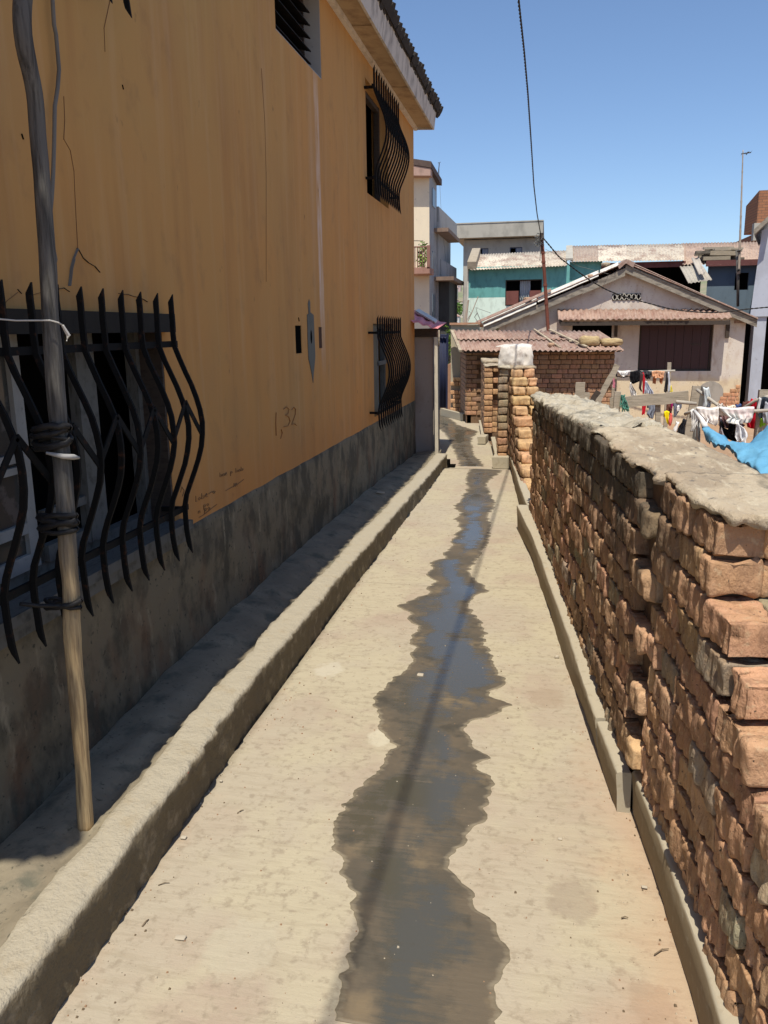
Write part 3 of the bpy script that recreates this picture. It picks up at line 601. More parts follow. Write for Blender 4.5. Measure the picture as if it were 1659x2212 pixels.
# ================================================================ BRICKWORK
_T={}
def tmpl(n):
    if n in _T: return _T[n]
    nx,ny,nz=n; idx={};pts=[];fs=[]
    def I(i,j,k):
        if (i,j,k) not in idx: idx[(i,j,k)]=len(pts); pts.append((i,j,k))
        return idx[(i,j,k)]
    for i in range(nx):
        for j in range(ny): fs.append((I(i,j,0),I(i,j+1,0),I(i+1,j+1,0),I(i+1,j,0))); fs.append((I(i,j,nz),I(i+1,j,nz),I(i+1,j+1,nz),I(i,j+1,nz)))
    for i in range(nx):
        for k in range(nz): fs.append((I(i,0,k),I(i+1,0,k),I(i+1,0,k+1),I(i,0,k+1))); fs.append((I(i,ny,k),I(i,ny,k+1),I(i+1,ny,k+1),I(i+1,ny,k)))
    for j in range(ny):
        for k in range(nz): fs.append((I(0,j,k),I(0,j,k+1),I(0,j+1,k+1),I(0,j+1,k))); fs.append((I(nx,j,k),I(nx,j+1,k),I(nx,j+1,k+1),I(nx,j,k+1)))
    _T[n]=(np.array(pts),fs); return _T[n]
def axis(n,a,r):
    r=min(r,a*.9); m=n-3  # n cells: 2 edge cells each side share r
    inner=np.linspace(-a+r,a-r,max(2,n-3)); c=np.r_[-a,-a+r*.35,inner,a-r*.35,a]
    return c
def brick(mb,c,U,Vd,dims,r=.010,amp=.004,n=(9,5,6),tint=(1,1,1),seed=0,fr=(34,34,11),rot=.02):
    h=np.array(dims)/2; ax=[axis(n[k],h[k],r) for k in range(3)]; nn=tuple(len(a)-1 for a in ax)
    ix,fs=tmpl(nn); p=np.stack([ax[k][ix[:,k]] for k in range(3)],1)
    inn=np.maximum(h-r,h*.1); q=np.clip(p,-inn,inn); d=p-q; L=np.linalg.norm(d,axis=1)[:,None]; d=d/(L+1e-9)
    p=q+d*np.minimum(r,h.min()*.9)
    s=p*np.array(fr)+seed*3.17; nz=fbm(s,seed%97,3); nz2=fbm(p*14+seed,seed%53,2)
    p=p+d*(amp*nz+amp*.9*nz2)[:,None]
    a=rng.uniform(-rot,rot);b=rng.uniform(-rot,rot)
    p[:,2]+=p[:,0]*a; p[:,1]+=p[:,0]*b+p[:,2]*rng.uniform(-rot,rot)*2
    W_=p[:,0:1]*U+p[:,1:2]*Vd+p[:,2:3]*V(0,0,1)
    mb.add(W_+np.array(c),fs,tint)
def tn(base,v=.18,g=.06):
    k=1+rng.uniform(-v,v); return tuple(max(.02,x*2*k*(1+rng.uniform(-g,g))) for x in base)
BR=(.385,.228,.132); BRD=(.20,.125,.075); BRG=(.30,.245,.165); BRO=(.58,.345,.185); BRY=(.56,.38,.19)
def course_wall(mb,a,b,y0f,y1,z0,ch,nc,bl,dep,cols,n=(9,5,6),r=.010,amp=.004,jit=.006,sh=None,skip=None,fr=(34,34,11),joint=.012):
    """bricks on the left face of a wall lying on x=a+b*y, thickness towards +x"""
    U=V(b,1,0);U/=np.linalg.norm(U);Vd=V(U[1],-U[0],0)
    for k in range(nc):
        y=y0f(k); z=z0+(k+.5)*ch; first=True; off=(k%2)*bl*.5
        y=y0f(k); nxt=y+bl-off if off else y+bl
        while y<y1-.03:
            yy=min(nxt,y1); l=yy-y-joint*rng.uniform(.7,1.2); 
            if rng.random()<.12 and yy-y>bl*.8: yy=y+bl*.55; l=yy-y-joint
            if l>.03 and not (skip and skip(k,(y+yy)/2)):
                ym=(y+yy)/2; zz=z-(sh(ym)*z if sh else 0)
                x=a+b*ym; c=V(x,ym,zz)+Vd*(dep/2+rng.uniform(-jit,jit))
                brick(mb,c,U,Vd,(l,dep,ch-joint*rng.uniform(.8,1.15)),r,amp,n,cols(k,ym),rng.randrange(9999),fr)
            y=yy; nxt=y+bl
def core(mb,a,b,y0,y1,z0,z1,off,th,sh=None):
    s=sh or (lambda y:0); N=10; ys=np.linspace(y0,y1,N)
    for i in range(N-1):
        p,q=ys[i],ys[i+1]; X=lambda y:a+b*y+off
        mb.b8([(X(p),p,z0),(X(p)+th,p,z0),(X(q)+th,q,z0),(X(q),q,z0),(X(p),p,z1*(1-s(p))),(X(p)+th,p,z1*(1-s(p))),(X(q)+th,q,z1*(1-s(q))),(X(q),q,z1*(1-s(q)))])
# --- A: the long near wall -----------------------------------------
wa=thing('brick_wall',(.45,4,-.6),'long weathered brick wall nearest the camera, capped with pale cracked mortar','wall','brick walls along the right of the alley')
CH=.0955; Z0=.105; NCA=11
shA=lambda y:.024*max(0,y-3.6)
def colA(k,y):
    t=rng.random(); d=1.0-.10*max(0,k-7)
    if k>=9 and t<.6: return tn(BRD,.3)
    if t<.10: return tn(BRG,.2)
    if t<.22: return tn(BRD,.25)
    return tn(tuple(x*d for x in BR),.25)
mb=MB(); sk=lambda k,y: y<2.74 and k%2==0
course_wall(mb,.575,-.103,lambda k:2.56 if k%2 else 2.64,6.42,Z0,CH,NCA,.205,.10,colA,n=(19,5,12),r=.004,amp=.0080,jit=.009,sh=shA,fr=(66,40,17),joint=.014)
# toothed stubs facing the camera, lighter broken ends
for k in range(NCA):
    if k%2==1:
        y=2.52; x=.575-.103*y; brick(mb,V(x+.042+rng.uniform(-.005,.01),y+rng.uniform(-.01,.02),Z0+(k+.5)*CH),V(-.103,1,0)/1.005,V(1,.103,0)/1.005,(.09,.12,CH-.010),.018,.008,(9,9,8),tn((.52,.33,.185),.12),rng.randrange(9999),rot=.06)
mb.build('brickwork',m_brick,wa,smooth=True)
mb=MB()
for ya,yb in ((2.75,6.40),): core(mb,.575,-.103,ya,yb,-.6,Z0+NCA*CH-.005,.013,.265,shA)
core(mb,.60,-.103,2.0,2.76,-.6,Z0+NCA*CH-.005,.020,.245)
mb.build('mortar_core',m_mortar,wa)
# nearer raked end
START=lambda k:{10:1.955,9:1.945,8:1.80,7:1.69,6:1.60,5:1.47,4:1.38,3:1.27,2:1.16,1:1.05,0:.95}[k]
mb=MB()
def colN(k,y): return tn((.42,.25,.14),.22) if rng.random()<.75 else tn(BRG,.2)
course_wall(mb,.60,-.103,START,2.50,Z0,CH,NCA,.205,.11,colN,n=(24,6,15),r=.005,amp=.0085,jit=.009,fr=(60,40,16),joint=.014)
U=V(-.103,1,0);U/=np.linalg.norm(U);Vd=V(U[1],-U[0],0)
for k in range(NCA):   # rear wythes showing their ends to the camera
    y=START(k); z=Z0+(k+.5)*CH
    for j,(o,wd) in enumerate(((.115,.19),(.30,.12)) if k%2 else ((.11,.10),(.215,.20))):
        yy=y+rng.uniform(-.01,.02)
        c=V(.60-.103*yy,yy,z)+Vd*(o+wd/2)+U*.10
        brick(mb,c,U,Vd,(.20,wd-.010,CH-.008),.009,.0055,(12,12,12),tn(BRO if rng.random()<.8 else BRG,.12),rng.randrange(9999),rot=.03)
        if START(k)<2.2:
            c=c+U*.21; brick(mb,c,U,Vd,(.20,wd-.012,CH-.012),.015,.005,(7,7,7),tn(BRO,.12),rng.randrange(9999),rot=.02)
            c=c+U*.21
            if k<7: brick(mb,c,U,Vd,(.20,wd-.012,CH-.012),.015,.005,(7,7,7),tn(BRO,.12),rng.randrange(9999),rot=.02)
mb.build('brickwork',m_brick,wa,smooth=True)
# coping
def coping(a,b,y0,y1,zf,th,mat_,rough,seed,over=.01,step=.02,wd=.30,nx=22,lip=.02):
    G=[]
    for Y in np.arange(y0,y1+1e-6,step):
        e=over+rough*float(fbm(V(Y*7,seed,0),seed,4)); row=[]
        for t in np.linspace(0,1,nx): row.append((a+b*Y-e+(wd+e)*t,Y,zf(Y)))
        G.append(row)
    G=np.array(G); G[...,2]+=rough*(.9 if rough>.02 else .28)*fbm(G*[9,5,1],seed+2,4)+rough*.2*fbm(G*[40,25,1],seed+4,3)
    ye=rough*1.5*fbm(G[:2]*[30,1,1],seed+7,3); G[0,:,1]+=ye[0]
    B=G.copy(); B[...,2]-=th; B[...,2]+=rough*.8*fbm(G*[26,20,1],seed+9,3); B[:,0,0]+=lip; B[:,0,2]+=th*.1
    G[:,0,2]-=th*.35; G[:,1,2]-=th*.06
    mb=MB(); mb.slab(G,B-G); mb.build('coping',mat_,wa if seed<200 else None,smooth=True); return mb
zt=Z0+NCA*CH
coping(.60,-.103,1.93,2.50,lambda Y:zt+.020,.024,m_cop,.017,71,over=-.012,wd=.32,lip=.004)
coping(.575,-.103,2.46,3.68,lambda Y:zt+.016,.022,m_cop,.018,75,over=-.010,wd=.325,lip=.004)
coping(.575,-.103,3.68,6.46,lambda Y:(zt)*(1-shA(Y))+.012,.045,m_copr,.030,79,over=-.004,wd=.31,lip=.006,step=.015,nx=30)
# --- B ---------------------------------------------------------------
def planeY(px,py,a,b): r_=ray(px,py); return a/(r_[0]/r_[1]-b)
wb=thing('brick_wall',(-.1,9,-.6),'second brick wall from the camera, raking down towards it with swollen pale clay brick ends','wall','brick walls along the right of the alley')
CB=.0915; NB=12; zB=.02
rk=lambda z: float(np.interp(z,[.05,.36,.7,1.1],[7.1,8.05,8.95,9.85]))
mb=MB(); stB=lambda k: rk(zB+(k+.5)*CB)+.10
course_wall(mb,.603,-.103,stB,11.2,zB,CB,NB,.20,.10,lambda k,y:tn(BR if rng.random()<.7 else BRD,.25),n=(9,4,6),r=.014,amp=.006,jit=.009)
UB=V(-.103,1,0);UB/=np.linalg.norm(UB);VB=V(UB[1],-UB[0],0)
for k in range(NB):
    y=rk(zB+(k+.5)*CB); z=zB+(k+.5)*CB
    for j,(o,wd) in enumerate(((.0,.20),(.20,.10)) if k%2==0 else ((.02,.14),(.165,.13))):
        c=V(.603-.103*y,y,z)+VB*(o+wd/2+rng.uniform(-.01,.01))+UB*.12
        brick(mb,c,UB,VB,(.26,wd-.006,CB-.002),.018,.009,(8,10,9),tn(BRY if rng.random()<.75 else BRO,.1),rng.randrange(9999),fr=(14,14,14),rot=.05)
        brick(mb,c+UB*.25,UB,VB,(.26,wd-.006,CB-.004),.02,.006,(6,6,6),tn(BRY,.1),rng.randrange(9999),fr=(14,14,14),rot=.02)
        brick(mb,c+UB*.5,UB,VB,(.26,wd-.006,CB-.004),.02,.006,(6,6,6),tn(BRY,.1),rng.randrange(9999),fr=(14,14,14),rot=.02)
mb.build('brickwork',m_brick,wb,smooth=True)
mb=MB(); 
for k in range(NB): y=rk(zB+(k+.5)*CB)+.25; core(mb,.603,-.103,y,11.2,zB+k*CB-(.6 if k==0 else 0),zB+(k+1)*CB-.001*k,.02,.24)
mb.build('mortar_core',m_mortar,wb)
def cap(par,pts,z,th,seed,mat_=m_cop):
    # mortar cap over a quad of plan points a,b,c,d
    a,b,c,d=[V(*p,z) for p in pts]; S=np.linspace(0,1,20);T=np.linspace(0,1,9)
    G=np.array([[((a*(1-t)+b*t)*(1-s)+(d*(1-t)+c*t)*s) for t in T] for s in S]); G[...,2]+=.010*fbm(G*[12,9,1],seed,3)
    mb=MB(); mb.slab(G,np.array([0,0,-th])); mb.build('coping',mat_,par,smooth=True)
x=lambda a,b,y:a+b*y
cap(wb,[(x(.603,-.103,9.85)-.01,9.83),(x(.603,-.103,9.85)+.31,9.86),(x(.603,-.103,11.2)+.31,11.2),(x(.603,-.103,11.2)-.01,11.2)],zB+NB*CB+.028,.03,91)
# --- C ---------------------------------------------------------------
wc=thing('brick_wall',(-.5,10.8,-.6),'third brick wall from the camera, its narrow end a single stack of grey blackened bricks','wall','brick walls along the right of the alley')
aC,bC=-.53+.055*9.75,-.055
mb=MB(); CC=.0905; zC=.045
course_wall(mb,aC,bC,lambda k:9.75,12.0,zC,CC,12,.20,.11,lambda k,y:(tn(BRG if rng.random()<.7 else BR,.2) if y<9.9 else tn(BR if rng.random()<.6 else BRD,.2)),n=(8,6,6),r=.014,amp=.006,jit=.008)
mb.build('brickwork',m_brick,wc,smooth=True)
mb=MB(); core(mb,aC,bC,9.80,12.0,-.6,zC+12*CC-.004,.02,.11); mb.build('mortar_core',m_mortar,wc)
cap(wc,[(x(aC,bC,9.73)-.01,9.73),(x(aC,bC,9.73)+.13,9.73),(x(aC,bC,12)+.13,12),(x(aC,bC,12)-.01,12)],zC+12*CC+.022,.025,93,m_copr)
# --- D ---------------------------------------------------------------
wd_=thing('brick_wall',(-.9,13,-.6),'tidy orange brick wall just before the shed, its end toothed with gaps and topped by a pale slab','wall','brick walls along the right of the alley')
aD,bD=-.865+.10*12.1,-.10
mb=MB(); CD=.0815; zD=.07
course_wall(mb,aD,bD,lambda k:12.1,14.2,zD,CD,12,.19,.12,lambda k,y:tn(BRO if y<12.3 else BR,.15),n=(8,6,6),r=.008,amp=.0025,jit=.004)
UD=V(bD,1,0);UD/=np.linalg.norm(UD);VD=V(UD[1],-UD[0],0)
for k in range(12):
    y=12.1+(.13 if k%2==0 and k>5 else .0)+(.1 if k<=5 else 0); c=V(aD+bD*y,y,zD+(k+.5)*CD)+VD*.19+UD*.09
    brick(mb,c,UD,VD,(.18,.125,CD-.009),.008,.0025,(6,6,6),tn(BRO,.12),rng.randrange(9999))
mb.build('brickwork',m_brick,wd_,smooth=True)
mb=MB(); core(mb,aD,bD,12.22,14.2,-.6,zD+12*CD-.004,.015,.235); mb.build('mortar_core',m_mortar,wd_)
cap(wd_,[(x(aD,bD,12.1)-.0,12.1),(x(aD,bD,12.1)+.26,12.1),(x(aD,bD,12.9)+.26,12.9),(x(aD,bD,12.9),12.9)],zD+12*CD+.012,.015,95)
cap(wd_,[(x(aD,bD,12.9)-.01,12.9),(x(aD,bD,12.9)+.27,12.9),(x(aD,bD,14.2)+.27,14.2),(x(aD,bD,14.2)-.01,14.2)],zD+12*CD+.05,.05,97)
# ================================================================ RIGHT KERBS
def kerb_run(pts,wd,z0,z1,seed,wave=.006):
    ys=np.arange(pts[0][1],pts[-1][1],.04); ys=np.r_[ys,pts[-1][1]]; G=[]
    for Y in ys:
        X=float(np.interp(Y,[p[1] for p in pts],[p[0] for p in pts])); t=(Y-pts[0][1])/(pts[-1][1]-pts[0][1]); z=z0+(z1-z0)*t
        e=wave*float(fbm(V(Y*2.2,seed,0),seed,3)); f_=wave*.5*float(fbm(V(Y*9,seed,3),seed,3))
        G.append([(X+.014-e,Y,-.03),(X+.010-e,Y,.01),(X+.006,Y,z*.5),(X+e*.6,Y,z-.010),(X+.004+e*.6,Y,z-.003),(X+.012+f_,Y,z),(X+wd*.6,Y,z+.001),(X+wd-.004+f_,Y,z),(X+wd,Y,z-.008),(X+wd,Y,-.03)])
    G=np.array(G); G+=.0012*np.stack([fbm(G*40,seed+i,2) for i in range(3)],-1)
    T=np.ones(G.shape); T[:,0:4]=(.62,.54,.44)  # path-side face tinted brown, its shade put into the colour
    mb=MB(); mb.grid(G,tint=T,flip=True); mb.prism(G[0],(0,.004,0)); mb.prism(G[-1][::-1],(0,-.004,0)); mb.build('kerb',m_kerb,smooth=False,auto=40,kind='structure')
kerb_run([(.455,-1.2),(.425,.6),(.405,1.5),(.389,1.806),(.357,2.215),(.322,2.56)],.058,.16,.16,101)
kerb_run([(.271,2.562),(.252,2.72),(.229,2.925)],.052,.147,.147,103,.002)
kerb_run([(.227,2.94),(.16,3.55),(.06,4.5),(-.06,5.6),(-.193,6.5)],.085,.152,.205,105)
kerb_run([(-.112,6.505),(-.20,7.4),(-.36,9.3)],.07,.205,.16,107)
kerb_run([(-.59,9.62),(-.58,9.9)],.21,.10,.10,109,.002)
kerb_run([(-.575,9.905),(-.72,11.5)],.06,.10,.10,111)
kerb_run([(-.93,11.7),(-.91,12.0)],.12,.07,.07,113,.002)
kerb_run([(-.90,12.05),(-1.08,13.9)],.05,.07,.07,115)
# ================================================================ HELPERS FOR FAR THINGS
def corr(mb,A,B,C,D,pitch=.076,amp=.011,nv=3,th=.003,tints=None,sheetw=.8,rag=.01,seed=0,nu=None):
    """corrugated sheeting over A(front left) B(front right) C(back right) D(back left)"""
    A,B,C,D=[np.array(q,float) for q in (A,B,C,D)]; W_=np.linalg.norm(B-A); nu=int(W_/pitch*6)+2
    N=np.cross(B-A,D-A);N/=np.linalg.norm(N)
    if N[2]<0:N=-N
    u=np.linspace(0,1,nu);G=[];T=[];rr=random.Random(seed)
    ns=max(1,int(W_/sheetw)); sc=[(tints[rr.randrange(len(tints))] if tints else (1,1,1)) for _ in range(ns+1)]; sj=[rr.uniform(-1,1) for _ in range(ns+1)]
    for v in np.linspace(0,1,nv+1):
        row=[];tr=[]
        for a in u:
            k=int(a*ns); p=(A*(1-a)+B*a)*(1-v)+(D*(1-a)+C*a)*v
            p=p+N*(amp*sin(2*pi*a*W_/pitch)+.004*sj[k]); 
            if v==0: p=p-(D-A)/np.linalg.norm(D-A)*rag*(sj[k]+.5*rr.uniform(-1,1))
            row.append(p);tr.append(sc[k])
        G.append(row);T.append(tr)
    mb.slab(np.array(G),-N*th,tint=np.array(T)); return mb
TN=[(1.25,1.2,1.1),(1,.9,.82),(1.15,1.1,1.0),(.85,.75,.68),(1.35,1.3,1.2)]
RS=[(1,1,1),(1.15,1.1,1.05),(.85,.82,.8),(1.05,.95,.9)]
def PY(mbY): return lambda a,b,dd:(a,mbY+dd,b)
def facade(mb,x0,x1,z0,z1,Y,holes,depth=.12): holed(mb,x0,x1,z0,z1,holes,PY(Y),depth)
def pfr(par,x0,x1,z0,z1,Y,mat_,t=.05,name='window',mull=()):
    mb=MB(); mb.box((x0,Y,z0),(x0+t,Y+.04,z1)); mb.box((x1-t,Y,z0),(x1,Y+.04,z1)); mb.box((x0+t,Y,z0),(x1-t,Y+.04,z0+t)); mb.box((x0+t,Y,z1-t),(x1-t,Y+.04,z1))
    for m_ in mull: mb.box((m_-t/2,Y+.002,z0+t),(m_+t/2,Y+.038,z1-t))
    return mb.build(name,mat_,par)
# ================================================================ SHED
YS=14.3
sh_=thing('brick_shed',(-.1,15,0),'low brick shed with a rusty corrugated roof at the end of the alley walls','shed')
mb=MB(); CS=.079; nS=14
xL,xR=-1.33,1.14
Us=V(1,0,0);Vs=V(0,1,0)
door=(-1.085,-.66,.02,1.10)
for k in range(nS):
    z=.11+(k+.5)*CS; xx=xL+(.0 if k%2 else -.0); o=(k%2)*.09
    xx=xL; nx=xx+.18-o
    while xx<xR-.03:
        ee=min(nx,xR); cx=(xx+ee)/2
        if not(door[0]<cx<door[1] and z<door[3]):
            col=tn((.40,.235,.14) if rng.random()<.8 else (.30,.19,.125),.16)
            brick(mb,V(cx,YS+.05+rng.uniform(-.004,.004),z),Us,Vs,(ee-xx-.010,.10,CS-.009),.007,.0025,(7,5,6),col,rng.randrange(9999),rot=.012)
        xx=ee; nx=xx+(.18 if rng.random()<.75 else .12)
for k in range(nS):   # left flank
    z=.11+(k+.5)*CS; P0=V(-1.35,YS,0);U_=V(-.16,1.,0);U_/=np.linalg.norm(U_);V_=V(U_[1],-U_[0],0); s=.0 if k%2 else -.09
    while s<1.5:
        l=.18; a=max(s,.0); 
        if s+l-a>.03: brick(mb,P0+U_*((a+s+l)/2)+V_*.05+V(0,0,z),U_,V_,(s+l-a-.01,.10,CS-.009),.007,.0025,(7,5,6),tn((.31,.19,.125),.16),rng.randrange(9999),rot=.012)
        s+=l
mb.build('brickwork',m_brick,sh_,smooth=True)
mb=MB(); mb.box((xL+.01,YS+.02,-.6),(door[0],YS+.12,1.2)); mb.box((door[1],YS+.02,-.6),(xR-.01,YS+.12,1.2)); mb.box((door[0],YS+.02,door[3]+.005),(door[1],YS+.12,1.2))
mb.b8([(-1.33,YS+.02,-.6),(-1.25,YS+.02,-.6),(-1.5,15.8,-.6),(-1.59,15.8,-.6),(-1.33,YS+.02,1.2),(-1.25,YS+.02,1.2),(-1.5,15.8,1.4),(-1.59,15.8,1.4)])
mb.box((xR-.1,YS+.13,-.6),(xR-.01,15.8,1.3)); mb.box((-1.5,15.75,-.6),(xR-.1,15.8,1.45))
mb.build('wall',m_mortar,sh_)
mb=MB(); mb.box((door[0]-.2,YS+.2,-.3),(door[1]+.2,YS+.22,1.18)); mb.build('doorway',m_dark,sh_)
mb=MB(); mb.box((xL-.03,YS-.03,1.195),(xR+.05,YS+.05,1.235)); mb.box((xL-.03,YS-.26,1.185),(xR+.10,YS-.22,1.215)); mb.build('eave_timber',m_darkw,sh_)
Yf,Yb=YS-.33,15.7
mb=MB()
a=oy(998,757,Yf);b=oy(1352,761,Yf);cc=oy(1292,716,Yb);dd_=oy(979,714,Yb)
mid=.48; L=lambda p,q,t:p*(1-t)+q*t
corr(mb,a,L(a,b,.36),L(dd_,cc,.36)*.5+L(a,b,.36)*.5,L(a,dd_,.5),pitch=.085,amp=.014,tints=RS,seed=1,rag=.02)
corr(mb,L(a,b,.352)+V(0,-.02,.012),L(a,b,.80)+V(0,-.02,.012),L(L(a,b,.80),L(dd_,cc,.80),.55)+V(0,0,.012),L(L(a,b,.352),L(dd_,cc,.352),.55)+V(0,0,.012),pitch=.085,amp=.014,tints=RS,seed=2,rag=.03)
corr(mb,L(a,b,.79)+V(0,.02,.024),b+V(0,.03,.02),L(b,cc,.55)+V(0,0,.02),L(L(a,b,.79),L(dd_,cc,.79),.55)+V(0,0,.024),pitch=.085,amp=.014,tints=RS,seed=3,rag=.02)
corr(mb,L(a,dd_,.46)+V(0,0,.026),L(b,cc,.46)+V(0,0,.036),cc+V(0,0,.01),dd_+V(0,0,.01),pitch=.085,amp=.014,tints=RS,seed=4,rag=.035)
mb.build('roof',m_rust,sh_,smooth=True)
mb=MB(); mb.bar(a+V(-.02,.05,-.01),dd_+V(-.02,0,.0),.07,.035); mb.build('verge_mortar',m_cop,sh_)
mb=MB(); mb.bar(L(L(a,b,.62),L(dd_,cc,.62),.1)+V(0,0,.03),L(L(a,b,.56),L(dd_,cc,.56),.95)+V(0,0,.05),.035,.02); mb.bar(L(L(a,b,.78),L(dd_,cc,.78),.1)+V(0,0,.05),L(L(a,b,.66),L(dd_,cc,.66),.9)+V(0,0,.06),.05,.02)
mb.build('roof_patch',m_cop,sh_)
def lump(name,c,s,mat_,seed,lab,cat,grp=None,rot=0,amp=.25,fr=2.2,n=(9,8,7)):
    mb=MB(); U_=V(cos(rot),sin(rot),0);V_=V(-sin(rot),cos(rot),0)
    brick(mb,c,U_,V_,s,min(s)*.42,min(s)*amp*.3,n,(1,1,1),seed,fr=(fr/s[0]*2,fr/s[1]*2,fr/s[2]*2),rot=.03)
    return mb.build(name,mat_,smooth=True,label=lab,cat=cat,group=grp)
bk=mat('loose_clay_block',(.40,.26,.17),.95,[(20,(.28,.17,.11),.5,.7,I3)],[(40,.5,.004,I3)])
m_straw=mat('straw_sacking',(.46,.35,.19),.95,[(30,(.30,.21,.10),.45,.65,(.4,1,2)),(60,(.60,.48,.28),.55,.7,(.4,1,2))],[(60,1.,.01,(.4,1,2))])
p=oy(1190,748,Yf+.35); lump('brick',p+V(0,0,.02),(.10,.14,.07),bk,3,'single brick lying on the rusty shed roof just right of the white cloth','brick',rot=.4)
p=oy(1276,741,Yf+.45); lump('straw_bundle',p+V(-.02,0,.04),(.34,.34,.15),m_straw,5,'left half of the pair of straw bundles on the shed roof','straw bundle','straw bundles on the shed roof')
p=oy(1316,743,Yf+.45); lump('straw_bundle',p+V(.03,0,.03),(.34,.30,.12),m_straw,8,'right half of the pair of straw bundles on the shed roof','straw bundle','straw bundles on the shed roof',rot=.15)
for i,(x_,y_) in enumerate(((1246,745),(1262,755),(1290,757),(1303,757),(1325,756),(1232,738))):
    p=oy(x_,y_,Yf+.25); lump('pebble',p+V(0,0,.01),(.05,.05,.035),m_cop,20+i,('small pale stone left of the straw bundles on the shed roof','small stone below the left straw bundle on the shed roof','small stone between the two straw bundles near the eave','small stone under the right straw bundle on the shed roof','small stone nearest the right corner of the shed roof','small stone furthest left of the loose stones on the shed roof')[i],'stone','loose stones on the shed roof',rot=i,n=(5,5,5))
# concrete yard wall left of the shed
yw=thing('concrete_wall',(-1.5,15.9,0),'grey cement pillar wall with exposed bricks low down, between the shed and the navy gate','wall')
mb=MB(); G=[]
mb.box((-1.78,15.85,-.6),(-1.62,17.2,1.66)); mb.box((-1.62,15.85,-.6),(-1.25,16.05,1.655)); mb.build('wall',simple('yellowed_render',(.38,.35,.27),.92,(.50,.43,.28),sc=3),yw)
mb=MB(); mb.box((-1.80,15.80,1.661),(-1.22,16.1,1.70)); mb.build('coping',simple('laterite_cap',(.42,.24,.15)),yw)
mb=MB()
for k in range(8):
    for j in range(3):
        if k in (5,) and j!=1: continue
        brick(mb,V(-1.70+j*.16+(k%2)*.05,15.80,.06+k*.083),Us,Vs,(.15,.09,.072),.008,.003,(6,5,5),tn(BRO,.12),rng.randrange(9999))
mb.build('brickwork',m_brick,yw,smooth=True)
mb=MB(); mb.b8([(-1.95,15.6,-.03),(-1.42,14.6,-.03),(-1.38,14.66,-.03),(-1.9,15.68,-.03),(-1.95,15.6,.10),(-1.42,14.6,.10),(-1.38,14.66,.10),(-1.9,15.68,.10)]); mb.build('kerb',m_kerb,kind='structure')
# navy gate
ng=thing('navy_gate',(-2.0,16.6,0),'tall navy blue sheet metal gate closing the far end of the alley','gate')
g0=oy(945,722,16.6);g1=oy(968,722,16.6); mb=MB(); corr(mb,(g0[0]-.25,16.6,.02),(g1[0],16.6,.02),(g1[0],16.62,g1[2]),(g0[0]-.25,16.62,g0[2]),pitch=.06,amp=.006,rag=0,nv=2); mb.build('panel',m_navy,ng,smooth=True)
mb=MB(); mb.box((g1[0]-.03,16.56,.0),(g1[0]+.01,16.60,1.5)); mb.box((g0[0]-.25,16.56,1.43),(g1[0]-.03,16.59,1.47)); mb.build('frame',m_navy,ng)
mb=MB(); brick_end=oy(962,870,16.5); mb.box((g1[0]+.02,16.4,-.5),(g1[0]+.14,18.2,.9)); mb.build('low_wall',simple('brick_red_wall',(.34,.19,.12)),label='low brick return wall right of the navy gate',cat='wall')
# hut with pink tin roof
hut=thing('plaster_hut',(-1.6,11.5,0),'narrow plaster hut with a pink tin roof just past the ochre building','hut')
mb=MB(); hp=simple('stained_pink_plaster',(.33,.27,.23),.93,(.22,.15,.11),sc=2)
mb.b8([(-1.75,9.99,-.05),(-1.335,9.99,-.05),(-1.62,12.,-.05),(-1.95,12.,-.05),(-1.75,9.99,1.56),(-1.335,9.99,1.54),(-1.62,12.,1.5),(-1.95,12.,1.56)]); mb.build('wall',hp,hut)
mb=MB(); mb.box((-1.33,9.97,-.04),(-1.262,10.03,1.53)); mb.build('door_jamb',simple('dull_grey_board',(.20,.185,.17)),hut)
mb=MB(); mb.bar((-1.255,9.72,.05),(-1.268,9.72,1.50),.035,.04); mb.build('post',simple('cream_post',(.52,.46,.36),.85,sc=10),hut)
mb=MB(); mb.tube([(-1.245,9.74,1.58),(-1.240,9.74,1.46),(-1.235,9.74,1.40)],[.018,.016,.010],6); mb.build('rag',m_cop,hut,smooth=True)
mb=MB(); mb.box((-1.74,9.95,1.50),(-1.25,10.0,1.60)); mb.build('eave_timber',m_darkw,hut)
q=[oy(880,690,9.6),oy(945,711,9.6),oy(964,698,11.0),oy(890,668,11.0)]
mb=MB(); corr(mb,q[0],q[1],q[2],q[3],pitch=.11,amp=.009,rag=.02,nv=4,tints=[(1,1,1),(1.1,1.05,1.05),(.9,.85,.9)],sheetw=.2,seed=4); mb.build('roof',m_pink,hut,smooth=True)
mb=MB(); mb.b8([oy(897,674,10.6),oy(940,699,10.2),oy(945,694,10.6),oy(905,670,10.9)]+[p+V(0,0,.02) for p in (oy(897,674,10.6),oy(940,699,10.2),oy(945,694,10.6),oy(905,670,10.9))]); mb.build('roof_patch',m_white,hut)
